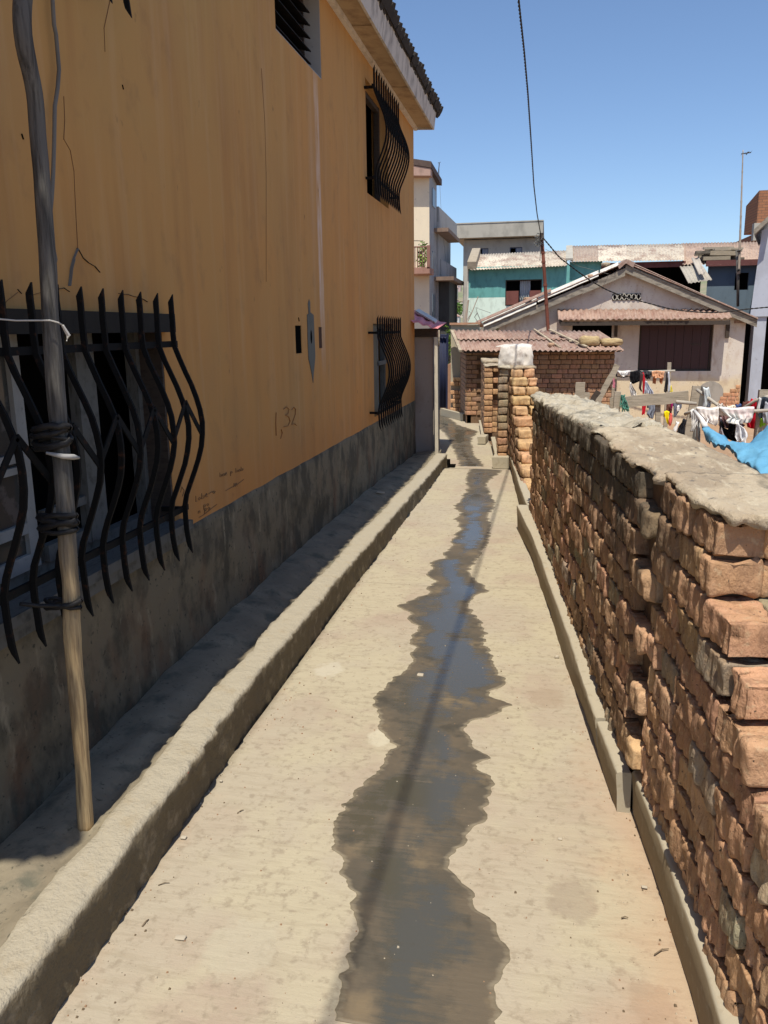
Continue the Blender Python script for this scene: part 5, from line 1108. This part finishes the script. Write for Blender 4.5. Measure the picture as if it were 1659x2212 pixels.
mb=MB(); mb.box(tuple(c+V(.02,-.03,-.02)),tuple(c+V(.10,.03,.12))); mb.build('insulator_box',m_darkw,up)
def twist(name,P,r,lab,pit=.09,n=None):
    P=np.array(P,float); d=np.r_[0,np.cumsum(np.linalg.norm(np.diff(P,axis=0),axis=1))]; N=n or int(d[-1]/.025); t=np.linspace(0,d[-1],N)
    Q=np.stack([np.interp(t,d,P[:,k]) for k in range(3)],1)
    for _ in range(int(N*.01)+20): Q[1:-1]=(Q[:-2]+2*Q[1:-1]+Q[2:])/4
    T=np.gradient(Q,axis=0);T/=np.linalg.norm(T,axis=1)[:,None]; u=np.cross(T,[0,0,1.]);u/=np.linalg.norm(u,axis=1)[:,None];w_=np.cross(T,u)
    mb=MB()
    for ph in (0,pi):
        a=2*pi*t/pit+ph; mb.tube(Q+r*.8*(np.cos(a)[:,None]*u+np.sin(a)[:,None]*w_),r,5,cap=False)
    return mb.build(name,m_rub,label=lab,cat='cable',smooth=True)
wp=[V(-.42,-4,6.0),V(-.37,0,5.45),V(-.345,3.5,4.98)]
for (x_,y_),Y in (((1120,0),8.),((1132,110),9.2),((1140,200),10.3),((1148,320),12.4),((1153,400),14.2),((1160,462),16.),((1168,507),17.55)): wp.append(oy(x_,y_,Y))
twist('overhead_cable',wp,.0068,'black twisted power cable running overhead along the alley to the rust red pole',pit=.16)
wp=[oy(*q[:2],q[2]) for q in ((1172,513,17.5),(1190,534,17.8),(1208,556,18),(1242,582,18.3),(1275,606,18.6),(1310,626,18.8),(1345,640,18.9),(1400,655,18.9),(1450,668,18.9),(1490,673,18.9),(1530,675.5,18.9),(1570,674,18.9),(1610,668,18.9),(1700,660,18.9))]
twist('service_cable',wp,.009,'sagging black cable crossing the gabled house wall to the right edge',pit=.2)
mb=MB(); mb.tube([oy(1178,538,17.6),oy(1250,575,19),oy(1330,596,20),oy(1420,640,21)],.0035,4); mb.build('thin_wire',m_greyd,label='very thin grey wire from the rust red pole across the house gable',cat='wire')
mb=MB(); mb.tube([oy(893,520,21),oy(950,521,24),oy(1000,516,31.4)],.009,5); mb.build('thin_wire',m_darkw,label='level wire between the apartment block and the grey house',cat='wire')
mb=MB(); mb.tube([oy(948,352,24.2),oy(952,440,24.2),oy(958,520,24.2),oy(966,580,24.2),oy(965,640,24.2)],.004,4); mb.build('thin_wire',m_greyd,label='loose wire hanging down beside the apartment block',cat='wire')
am=thing('bamboo_mast',tuple(oy(1595,655,22.4)),'very tall spliced bamboo aerial mast behind the gabled house roof','antenna mast')
YM=22.4
mb=MB(); mb.tube([oy(1594,662,YM),oy(1594,600,YM),oy(1592,540,YM)],[.034,.034,.037],8,jit=.004); mb.build('lower_post',m_wood,am,smooth=True)
mb=MB(); T_=np.linspace(0,1,60); base=oy(1596,592,YM-.07);mid_=oy(1600,480,YM-.07);top=oy(1605,324,YM-.07)
Q=[L(base,mid_,t/.43) if t<.43 else L(mid_,top,(t-.43)/.57) for t in T_]; mb.tube(Q,[.032-.020*t+(.004 if i%7==0 else 0) for i,t in enumerate(T_)],7); mb.build('bamboo_pole',mat('bamboo',(.36,.30,.24),.7,[(10,(.22,.18,.14),.5,.7,(1,1,.5))]),am,smooth=True)
mb=MB(); c=oy(1607,333,YM-.07); mb.tube([c-V(.06,0,-.01),c+V(.16,0,.03)],.012,5)
for t in (-.04,.0,.05,.10,.15): mb.tube([c+V(t,-.14,.01+t*.2),c+V(t,.14,.01+t*.2)],.004,4)
mb.tube([c+V(.05,0,-.02),c+V(.1,0,.05)],.01,4); mb.build('aerial',m_darkw,am)
mb=MB(); mb.tube([oy(1592,585,YM-.1),oy(1598,582,YM-.12)],.03,6); mb.tube([oy(1592,543,YM-.1),oy(1600,541,YM-.12)],.02,6); mb.build('binding',m_rub,am)
bs=thing('leaning_bamboo',tuple(oy(1009,712,19.3)),'two thin dry canes with wire loops leaning at the left end of the gabled roof','cane')
mb=MB(); mb.tube([oy(1003,716,19.2),oy(1007,680,19.2),oy(1012,648,19.2)],[.03,.026,.02],6); mb.tube([oy(1011,694,19.2),oy(1022,668,19.2),oy(1033,640,19.2)],.010,5); mb.build('cane',simple('dry_cane',(.40,.32,.25)),bs)
mb=MB(); mb.tube([oy(1013,673,19.2),oy(1018,676,19.2),oy(1010,690,19.2)],.008,5); mb.tube([oy(1033,666,19.2),oy(1028,664,19.2),oy(1031,676,19.2),oy(1037,690,19.2),oy(1044,702,19.2)],.009,5); mb.tube([oy(1031,676,19.2),oy(1025,685,19.2),oy(1030,692,19.2),oy(1033,700,19.2)],.010,5); mb.tube([oy(1034,667,19.2),oy(1060,676,19.2)],.005,4); mb.build('wire_loop',m_greyd,bs)
# ================================================================ WHITE CLOTH ON THE WALL
cl=MB(); Yc=10.15
xa,xb=oy(1080,745,Yc)[0],oy(1149,745,Yc)[0]; zt_=oy(1110,744,Yc)[2]; zb_=oy(1110,791,Yc)[2]
G=[]
NU=40
for v in np.linspace(0,1,26):
    row=[]
    for u in np.linspace(0,1,NU):
        X=xa+(xb-xa)*u; 
        if v<.45: # top, going back to front
            t=v/.45; y=Yc+.34-.34*t; z=zt_-.02*(abs(u-.5)*2)**6-.012*t*t
            X-= .0
        else:
            t=(v-.45)/.55; y=Yc-.018*sin(t*pi)-.01*fbm(V(u*4,t*3,0),3,2); z=zt_-.012-(zt_-.012-zb_)*t; X+=.02*(u-.5)*t
        y+=.010*sin(u*17+2*v)*max(0,v-.45)*1.6
        y-=.016*float(fbm(V(u*5,v*3,2),14,3))*min(1,v*2); X+=.012*float(fbm(V(v*4,u*2,7),15,3))*(1 if v>.4 else 0); row.append((X,y,z+.005*float(fbm(V(u*6,v*6,1),4,3))))
    G.append(row)
G=np.array(G); G[:12,0:4,0]-=np.linspace(.055,.0,4)[None,:]*np.linspace(.4,1,12)[:,None]; G[:12,0,2]+=.0
mb=MB(); mb.slab(G,V(0,.006,-.004)); m_wc=cloth('soiled_white_cloth',(.66,.62,.57),(9,(.36,.31,.28),.52,.66,I3)); mb.build('white_cloth',m_wc,smooth=True,label='soiled white cloth draped square over the top of the second brick wall',cat='cloth')
mb=MB(); mb.box((xa+.05,Yc+.07,zb_-.02),(xb-.06,Yc+.31,zt_-.07)); mb.build('wooden_crate',m_plank,label='wooden box under the white cloth on the wall top',cat='crate')
# ================================================================ YARD: RAIL, POSTS, PLANKS
def board(name,a,b,w_,th,lab,cat='board',mt=m_plank,grp=None,up=(0,1,0),seed=0,build=True):
    mb=MB(); a=V(*a);b=V(*b);t=b-a;Ln=np.linalg.norm(t);t/=Ln;u=np.cross(V(*up),t);u/=np.linalg.norm(u);n=np.cross(t,u)
    # th along u?  width is seen face-on: width direction = u, thickness = n
    N=16; G=[]
    ring=[(-.5,-.5),(-.5,.5),(.5,.5),(.5,-.5)]
    v=[]
    for i in range(N+1):
        s=i/N; wob=.004*float(fbm(V(s*6,seed,0),seed,2)); 
        for q in ring: v.append(a+t*Ln*s+u*(q[0]*w_*(1+.05*float(vn(V(s*9,seed,q[0]),seed)))+wob)+n*q[1]*th)
    f=[(i*4+j,i*4+(j+1)%4,(i+1)*4+(j+1)%4,(i+1)*4+j) for i in range(N) for j in range(4)]+[(3,2,1,0),(N*4,N*4+1,N*4+2,N*4+3)]
    mb.add(v,f); return mb.build(name,mt,label=lab,cat=cat,group=grp)
YR=9.6
board('rail_board',oy(1317.5,872,YR),oy(1487,856,YR),.125,.03,'wide weathered horizontal board nailed between posts in the yard','board',seed=1)
def to_ground(p,z=-.66): return V(p[0],p[1],z)
p=oy(1334,846,YR-.05); board('post',to_ground(p),p,.07,.06,'short timber post with green rag at the left end of the rail board','post',grp='posts in the washing yard',seed=2)
p=oy(1421,845,YR+.05); q=oy(1428,912,YR+.05); board('post',V(q[0]+.05,q[1],-.66),p+V(0,0,-.05),.055,.05,'middle post under the rail board','post',grp='posts in the washing yard',seed=3)
p=oy(1505,834,YR-.08); q=oy(1486,944,YR-.08); board('post',q+(q-p)*.7,p,.085,.04,'leaning wide plank post at the right end of the rail board','post',grp='posts in the washing yard',seed=4)
p=oy(1518,835,YR+.3); q=oy(1508,885,YR+.3); board('post',q+(q-p)*1.8,p,.10,.06,'dark rough post just behind the leaning plank post','post',mt=m_wood,grp='posts in the washing yard',seed=5)
p=oy(1651,842,8.3); board('post',to_ground(p),p,.10,.06,'pale post at the right picture edge carrying the dark washing','post',grp='posts in the washing yard',seed=6)
p=oy(1446,783,13.); board('post',to_ground(p),p,.055,.05,'far post rising between the two back rows of washing','post',grp='posts in the washing yard',seed=7)
p=oy(1328,812,13.); board('post',to_ground(p),p,.07,.06,'far post behind the shed corner carrying the back clothes pole','post',grp='posts in the washing yard',seed=8)
board('leaning_plank',oy(1281,886,8.6),oy(1334,788,8.6),.055,.035,'grey plank leaning up to the right over the near wall beside the shed','plank',seed=9,mt=m_plank)
board('leaning_plank',oy(1266,884,8.4),oy(1293,845,8.4),.05,.04,'dark stub of a second plank at the foot of the grey leaning plank','plank',mt=m_darkw,seed=10)
board('stake',oy(1251,885,9.2),oy(1253,826,9.2),.10,.05,'short upright board beyond the near wall, left of the leaning planks','stake',seed=11)
board('stake',oy(1266,882,9.3),oy(1267,848,9.3),.07,.04,'low stub board right of the short upright board','stake',seed=12)
mb=MB(); rr=random.Random(3); c=oy(1345,872,YR-.12)
for i in range(14): mb.tube([c+V(rr.uniform(-.03,.02),rr.uniform(-.03,.03),.08+rr.uniform(-.02,.02)),c+V(rr.uniform(-.03,.05),rr.uniform(-.04,.03),rr.uniform(-.03,.03)),c+V(rr.uniform(.0,.08),rr.uniform(-.03,.03),-.08+rr.uniform(-.03,.03))],.007,5)
mb.build('green_rag',cloth('teal_fray',(.08,.22,.17)),label='frayed dark green rag tied to the rail board',cat='rag')
def pole_(name,pts,r,lab,mt=m_woodt):
    mb=MB(); mb.tube(pts,r,7,jit=.003); return mb.build(name,mt,smooth=True,label=lab,cat='pole')
m_greyp=simple('peeled_grey_pole',(.42,.38,.32))
pole_('clothes_pole',[oy(1322,803,12.9),oy(1390,803,12.9),oy(1458,801,12.9)],.018,'thin back pole carrying the far row of washing',m_greyp)
pole_('clothes_pole',[oy(1480,895,8.0),oy(1492,890,7.95),oy(1500,884,7.9),oy(1560,884,7.9),oy(1632,888,7.9),oy(1665,886,7.9)],.016,'near pole under the white washing',m_greyp)
pole_('clothes_pole',[oy(1506,842,9.4),oy(1530,860,9.2),oy(1550,875,9.0),oy(1575,884,8.9)],.018,'slanting pole from the leaning plank post down to the white washing',m_greyp)
pole_('clothes_pole',[oy(1595,889,8.4),oy(1631,866,8.3),oy(1668,854,8.25)],.016,'right hand pole carrying the red and dark washing',m_greyp)
pole_('clothes_pole',[oy(1460,868,9.2),oy(1462,868,9.2),oy(1505,872,9.2)],.02,'short thick horizontal pole behind the leaning plank post',m_greyp)
# ================================================================ WASHING
def hang(name,rows,Y,c,lab,cat,seed,fold=.02,fr=4,pat=None,nu=18,thick=.006,yslope=0,par=None):
    """rows: (y, xl, xr) in picture units on the upright plane Y; cloth folds in depth"""
    ys_=[q[0] for q in rows]; G=[]
    for y_ in np.linspace(ys_[0],ys_[-1],22):
        a=np.interp(y_,ys_,[q[1] for q in rows]);b=np.interp(y_,ys_,[q[2] for q in rows]); v=(y_-ys_[0])/(ys_[-1]-ys_[0]); row=[]
        for u in np.linspace(0,1,nu):
            p=oy(a+(b-a)*u,y_,Y); f_=fold*(.25+.9*v)*(sin(u*fr*2*pi+seed+v*1.2)+.7*float(fbm(V(u*5,v*3,seed),seed,2)))
            p=p+V(0,f_,0); p[2]+=.006*sin(u*7+seed); row.append(p)
        G.append(row)
    # fold over the line at the back
    top=np.array(G[0]); back=[top+V(0,.02,.012),top+V(0,.045,-.01),top+V(0,.055,-.07)]
    G=[back[2],back[1],back[0]]+[np.array(g) for g in G]
    mb=MB(); mb.slab(np.array(G),V(0,thick,0)); return mb.build(name,cloth(name+'_cloth_%d'%seed,c,pat),par,smooth=True,label=lab,cat=None if par else cat,group=None if par else 'washing hung in the yard')
WH=(.72,.70,.68);BK=(.012,.012,.014);GB=(.22,.25,.32)
B12=12.85
hang('towel',[(804,1331,1361),(810,1331,1359),(815,1331,1358)],B12,BK,'black cloth at the left end of the far row of washing','cloth',1)
hang('shirt',[(803,1334,1362),(808,1338,1358),(813,1343,1352)],B12-.1,WH,'white top bunched over the black cloth at the left of the far row','shirt',2,.03)
hang('shirt',[(803,1358,1386),(810,1359,1386),(822,1361,1384),(826,1361,1374),(829,1361,1367)],B12,BK,'wide black T-shirt in the far row of washing','shirt',3)
hang('trousers',[(803,1381,1408),(808,1385,1408),(814,1392,1405),(819,1398,1404)],B12,(.05,.05,.055),'dark grey garment between the black T-shirt and the orange shorts','trousers',4,.03)
sho=hang('shorts',[(803,1408,1436),(810,1409,1434),(817,1412,1434)],B12,(.60,.30,.16),'orange shorts in the far row of washing','shorts',5,pat=(60,(.66,.42,.28),.5,.6,I3))
hang('shorts_leg',[(817,1411,1418),(829,1410,1417)],B12+.05,(.52,.20,.09),'left dangling leg of the orange shorts','shorts',6,.008,1,nu=6,par=sho); hang('shorts_leg',[(817,1426,1433),(829,1426,1431)],B12+.05,(.52,.20,.09),'right dangling leg of the orange shorts','shorts',7,.008,1,nu=6,par=sho)
hang('scarf',[(807,1388,1391),(825,1388,1395),(840,1388,1393),(851,1388,1391)],B12-.2,(.45,.02,.03),'red strip hanging behind the rail board','scarf',8,.01,1,nu=8)
hang('scarf',[(875,1388,1396),(888,1387,1394),(896,1386,1392)],B12-.6,(.50,.015,.03),'lower end of the red strip showing beneath the rail board','scarf',9,.01,1,nu=8)
hang('socks',[(828,1361,1364),(836,1359,1368),(845,1361,1374),(855,1363,1374)],B12-.3,WH,'small white and grey bunch under the black T-shirt','cloth',10,.03)
hang('trousers',[(808,1383,1390),(825,1381,1387),(838,1380,1385),(846,1385,1388)],B12-.25,(.06,.04,.04),'thin dark strip left of the red strip','cloth',11,.01,1,nu=8)
hang('shirt',[(825,1394,1398),(836,1393,1404),(846,1392,1411),(851,1392,1412)],B12-.5,(.42,.47,.58),'light blue striped shirt above the rail board','shirt',12,.02,pat=(30,(.6,.6,.64),.5,.55,(3,1,.2)))
hang('trousers',[(872,1399,1418),(885,1402,1417),(895,1397,1414),(904,1403,1412)],B12-.9,(.21,.23,.28),'grey blue trousers hanging below the rail board','trousers',13,.02,2)
hang('trousers',[(807,1440,1444),(825,1437,1443),(840,1435,1442),(847,1434,1441)],B12-.2,(.03,.028,.03),'narrow black trousers beside the far post','trousers',14,.01,1,nu=8)
hang('strap',[(805,1443,1446),(820,1444,1447),(847,1443,1450)],B12-.3,(.50,.52,.58),'pale strap hanging from the far post','cloth',15,.01,1,nu=6)
hang('bib',[(835,1448,1451),(842,1448,1453),(848,1447,1452)],B12-.3,(.75,.62,.02),'small yellow cloth above the rail board','cloth',16,.01,1,nu=8)
hang('vest',[(890,1435,1446),(897,1436,1445),(905,1438,1444),(917,1442,1444)],B12-1.2,(.78,.62,.01),'bright yellow cloth low beneath the rail board','cloth',17,.02,1,nu=10)
hang('shirt',[(870,1441,1453),(882,1439,1452),(895,1437,1451)],B12-1.,(.17,.075,.055),'brown cloth hanging beneath the rail board','cloth',18,.02,2,nu=10)
hang('scarf',[(870,1450,1454),(880,1450,1453),(887,1451,1452)],B12-1.1,(.36,.02,.14),'narrow magenta cloth beneath the rail board','cloth',19,.01,1,nu=6)
hang('vest',[(895,1448,1452),(908,1444,1453),(920,1445,1450)],B12-1.25,(.66,.13,.10),'salmon red cloth beside the yellow one','cloth',20,.015,1,nu=8)
hang('trousers',[(867,1453,1473),(880,1455,1473),(892,1455,1465),(900,1456,1460)],B12-1.,(.16,.17,.21),'slate grey cloth hanging right of the brown one','cloth',21,.02,2,nu=12)
hang('sock',[(878,1463,1468),(884,1462,1468),(888,1463,1467)],B12-1.2,WH,'small white sock over the slate cloth','sock',22,.01,1,nu=6)
hang('towel',[(812,1323,1326),(825,1324,1329),(838,1323,1328)],B12-.3,(.55,.20,.26),'narrow pink striped cloth beside the leaning plank','cloth',23,.01,1,nu=6)
hang('jacket',[(908,1475,1483),(920,1466,1480),(935,1461,1479),(946,1463,1478)],8.6,(.025,.025,.03),'black cloth draped low left of the leaning plank post','cloth',24,.02)
hang('towel',[(914,1461,1467),(925,1455,1464),(935,1452,1461)],8.5,WH,'small white speckled cloth beside the low black one','cloth',25,.015,1,nu=8)
hang('shirt',[(840,1519,1532),(855,1521,1535),(870,1521,1538),(881,1519,1535)],9.2,(.62,.66,.68),'pale blue and white shirt on the slanting pole','shirt',26,.02)
hang('cap',[(875,1553,1562),(880,1548,1568),(883,1546,1570)],8.6,(.55,.50,.45),'beige bundle resting above the white washing','cloth',27,.02)
hang('towel',[(879,1571,1590),(883,1569,1592)],8.5,(.7,.62,.5),'cream cloth with flowers behind the white washing','cloth',28,.02)
YN=7.85
hang('blouse',[(888,1492,1505),(905,1494,1508),(920,1494,1502),(932,1491,1497)],YN,WH,'long white blouse at the left end of the near pole','blouse',30,.025,3)
hang('blouse',[(884,1503,1512),(915,1502,1513),(930,1503,1513),(945,1503,1513),(955,1507,1512)],YN+.1,(.60,.62,.62),'white slip trailing down behind the blue tarpaulin corner','slip',31,.025,2)
hang('lace_top',[(883,1506,1554),(895,1508,1554),(905,1518,1552),(914,1526,1551),(919,1541,1549)],YN-.05,(.76,.70,.66),'white lace top on the near pole','top',32,.022,5,pat=(55,(.55,.47,.44),.58,.68,I3))
hang('shirt',[(883,1554,1630),(893,1562,1629),(903,1575,1626),(911,1568,1622),(915,1570,1620)],YN-.08,(.66,.67,.64),'wide white and grey shirt on the near pole','shirt',33,.022,5,pat=(5,(.74,.62,.60),.5,.62,I3))
hang('top',[(890,1556,1580),(905,1558,1585),(918,1562,1610),(925,1566,1600)],YN+.12,(.24,.14,.14),'dusky brown top behind the wide white shirt','top',34,.02)
hang('tank_top',[(912,1558,1562),(925,1559,1566),(935,1562,1597),(945,1567,1598),(955,1588,1595)],YN+.05,BK,'black vest top under the wide white shirt','vest',35,.02,3)
hang('tank_top',[(917,1576,1593),(930,1572,1594),(940,1574,1590)],YN-.02,BK,'black back half of the vest under the wide white shirt','vest',36,.02,2)
hang('vest',[(917,1592,1597),(925,1590,1608),(935,1588,1614),(942,1588,1616),(955,1594,1610)],YN-.12,(.70,.70,.72),'small white and grey vest swinging low on the near pole','vest',37,.03,2)
hang('sleeve',[(905,1556,1559),(925,1555,1561),(945,1551,1566)],YN+.1,(.50,.46,.50),'lilac sleeve hanging left of the black vest','cloth',38,.01,1,nu=8)
hang('dress',[(865,1624,1634),(875,1613,1640),(900,1614,1637),(915,1613,1636),(925,1616,1634)],8.35,(.50,.012,.03),'bright red dress behind the white shirt','dress',39,.03,2)
hang('shirt',[(876,1590,1602),(884,1588,1606)],8.6,(.05,.08,.20),'navy cloth lump left of the red dress','cloth',40,.01,1)
hang('scarf',[(870,1606,1622),(884,1600,1617)],8.5,(.12,.05,.04),'dark brown cloth between the navy lump and the red dress','cloth',41,.01,1)
jk=hang('jacket',[(861,1643,1662),(880,1640,1668),(895,1637,1668),(905,1640,1660)],8.2,(.035,.045,.06),'dark navy jacket with pale trim at the right edge','jacket',42,.03,2)
hang('jacket_trim',[(862,1640,1645),(878,1636,1642),(892,1634,1640)],8.15,(.6,.6,.6),'pale trim strip','cloth',43,.01,1,nu=6,par=jk)
hang('towel',[(872,1654,1662),(890,1648,1668),(915,1650,1668)],8.1,(.36,.38,.42),'grey striped cloth at the very right edge','cloth',44,.02,2)
hang('rag',[(908,1645,1651),(919,1643,1655)],8.15,(.28,.55,.03),'lime green scrap under the grey striped cloth','cloth',45,.01,1,nu=8)
# ================================================================ TARPAULIN
rowsT=[ # far edge -> near edge polylines in picture units with depth
 [(1514,924,7.2),(1524,921,7.2),(1545,938,7.0),(1574,957,6.9),(1600,961,6.9),(1620,962,6.8),(1640,940,6.8),(1662,917,6.8),(1700,890,6.8)],
 [(1519,938,7.0),(1533,942,6.8),(1553,952,6.6),(1576,965,6.4),(1600,968,6.3),(1622,966,6.2),(1645,958,6.2),(1668,950,6.2),(1710,940,6.2)],
 [(1524,955,6.9),(1537,960,6.6),(1557,966,6.2),(1580,974,5.8),(1600,978,5.5),(1625,980,5.3),(1648,978,5.2),(1672,976,5.2),(1720,975,5.2)],
 [(1526,958,6.85),(1540,963,6.5),(1562,971,6.0),(1583,980,5.6),(1594,995,5.2),(1612,1005,4.9),(1640,1012,4.7),(1680,1015,4.7),(1730,1015,4.7)],
 [(1527,962,6.85),(1541,968,6.5),(1563,977,6.0),(1585,990,5.6),(1596,1006,5.2),(1615,1020,4.9),(1645,1030,4.6),(1690,1050,4.6),(1740,1060,4.6)]]
C=np.array([[oy(*q) for q in r_] for r_ in rowsT]); 
def dense(C,nv,nu):
    a,b=C.shape[:2]; V_=np.linspace(0,a-1,nv);U_=np.linspace(0,b-1,nu); R_=np.stack([np.stack([np.interp(U_,range(b),C[i,:,k]) for k in range(3)],-1) for i in range(a)])
    out=np.stack([np.stack([np.interp(V_,range(a),R_[:,j,k]) for k in range(3)],-1) for j in range(nu)],1)
    for _ in range(3):
        out[1:-1]=(out[:-2]+2*out[1:-1]+out[2:])/4; out[:,1:-1]=(out[:,:-2]+2*out[:,1:-1]+out[:,2:])/4
    return out
G=dense(C,44,90); uu=np.linspace(0,1,90)[None,:];vv=np.linspace(0,1,44)[:,None]
G[...,2]+=.04*np.abs(fbm(G*[5,4,3],5,4))+.012*np.sin(uu*60+3*vv)*np.clip((vv-.6)*2.5,0,1)+.014*np.abs(vn(G*[11,5,4],8))
G[...,1]+=.02*np.sin(uu*60+3*vv)*np.clip((vv-.6)*2.5,0,1)
mb=MB(); mb.slab(G,V(0,0,-.006)); tarp=mb.build('blue_tarpaulin',mat('blue_cotton_tarp',(.11,.31,.48),.8,[(3,(.14,.36,.53),.45,.65,I3),(30,(.08,.24,.40),.6,.7,I3)],[(60,.3,.002,I3)],spec=.2),smooth=True,label='bright sky blue tarpaulin stretched over the yard behind the near brick wall',cat='tarpaulin')
mb=MB(); mb.tube([oy(1530,905,7.2),oy(1524,921,7.1)],.006,5); mb.tube([oy(1500,888,7.6),oy(1516,906,7.3),oy(1524,921,7.1)],[.016,.02,.024],6,jit=.004); mb.build('cord',cloth('white_twist',WH),tarp,label='twisted white cord at the tarpaulin corner',smooth=True)
# ================================================================ LITTER AND GRIT
m_chip=mat('pale_grit',(.42,.37,.29),.9); m_twig=mat('dry_twig',(.16,.12,.08),.9); m_redc=mat('red_scrap',(.36,.09,.06),.8)
def bit(name,px,py,s,kind,lab,cat,z=0,grp='scraps littering the path',rot=0.):
    c=oz(px,py,z)+V(0,0,s[2]*.5+.0025)
    if kind=='twig':
        mb=MB(); d_=V(cos(rot),sin(rot),0)*s[0]/2; mb.tube([c-d_,c+V(0,.1*s[0],.002),c+d_*.9],[s[1],s[1]*.9,s[1]*.5],5); return mb.build(name,m_twig,smooth=True,label=lab,cat=cat,group=grp)
    return lump(name,c,s,{'stone':m_chip,'dark':m_twig,'red':m_redc}[kind],int(px),lab,cat,grp,rot,.5,2.,(5,5,5))
bit('stone',908,1461,(.030,.026,.010),'stone','cream pebble lying on the wet strip halfway up the path','pebble')
bit('stone',1076,1420,(.012,.010,.008),'stone','tiny pale stone right of the puddle halfway up the path','pebble')
bit('stone',1203,1423,(.020,.016,.014),'stone','whitish stone on the dry path close to the right kerb','pebble')
bit('leaf_scrap',390,2029,(.030,.018,.006),'stone','curled pale leaf scrap in the left foreground of the path','leaf')
bit('twig',315,1996,(.03,.003,.004),'twig','short dark twig left foreground near the kerb','twig',rot=1.4)
bit('twig',355,1912,(.035,.0015,.003),'twig','thin bent fibre near the left kerb foreground','twig',rot=.5)
bit('twig',520,1755,(.028,.002,.003),'twig','small curled twig right of the left kerb','twig',rot=1.)
bit('red_scrap',403,1671,(.016,.010,.003),'red','tiny red paper scrap on top of the left kerb','scrap',z=.17)
bit('leaf_scrap',397,1812,(.018,.014,.006),'stone','crumpled pale scrap at the foot of the left kerb','scrap')
bit('stone',478,1690,(.010,.009,.007),'stone','round pale grit at the foot of the left kerb','pebble')
bit('leaf_scrap',1210,1815,(.014,.010,.005),'stone','white flake on the dry path right of the puddle','scrap')
bit('leaf_scrap',1392,1919,(.016,.010,.004),'stone','pale flake against the right kerb','scrap')
bit('twig',1430,2058,(.05,.002,.003),'twig','small twig cluster beside the right kerb foreground','twig',rot=.6)
bit('twig',1350,1985,(.02,.002,.003),'twig','short twig on the dry path right foreground','twig',rot=.2)
bit('stone',1240,1585,(.012,.010,.008),'stone','grit grain on the path left of the kerb end','pebble')
bit('plastic_scrap',822,1066,(.07,.03,.012),'stone','white plastic scrap lying on the ledge by the ochre wall','scrap',z=.18)
bit('stone',697,1290,(.012,.012,.01),'dark','black seed in front of the left kerb','pebble')
mb=MB(); rr=random.Random(11)
for i in range(1500):
    Y=1.2+rr.random()**1.6*7; xl,xr=path_l(Y),path_r(Y); e=rr.random(); X=xl+(xr-xl)*rr.random() if e<.5 else (xl+abs(rr.gauss(.03,.05)) if e<.75 else xr-abs(rr.gauss(.03,.06))); s=rr.uniform(.001,.0042)*(.6+.4*rr.random())
    if not(xl+.01<X<xr-.01): continue
    t=rr.choice([(1,1,1),(1,1,1),(.35,.3,.25),(.7,.5,.4)]); q=.006*float(fbm(V(X,Y,0)*V(1.6,1.2,1),3,3)); 
    mb.b8([(X-s,Y-s,q),(X+s,Y-s*.7,q),(X+s*.8,Y+s,q),(X-s,Y+s,q),(X-s*.6,Y-s*.6,q+s*1.3),(X+s*.6,Y-s*.5,q+s*1.2),(X+s*.5,Y+s*.6,q+s),(X-s*.6,Y+s*.5,q+s*1.4)],tint=t)
m_gr=mat('grit',(.42,.36,.27),.9,tint=True); mb.build('grit',m_gr,kind='stuff')
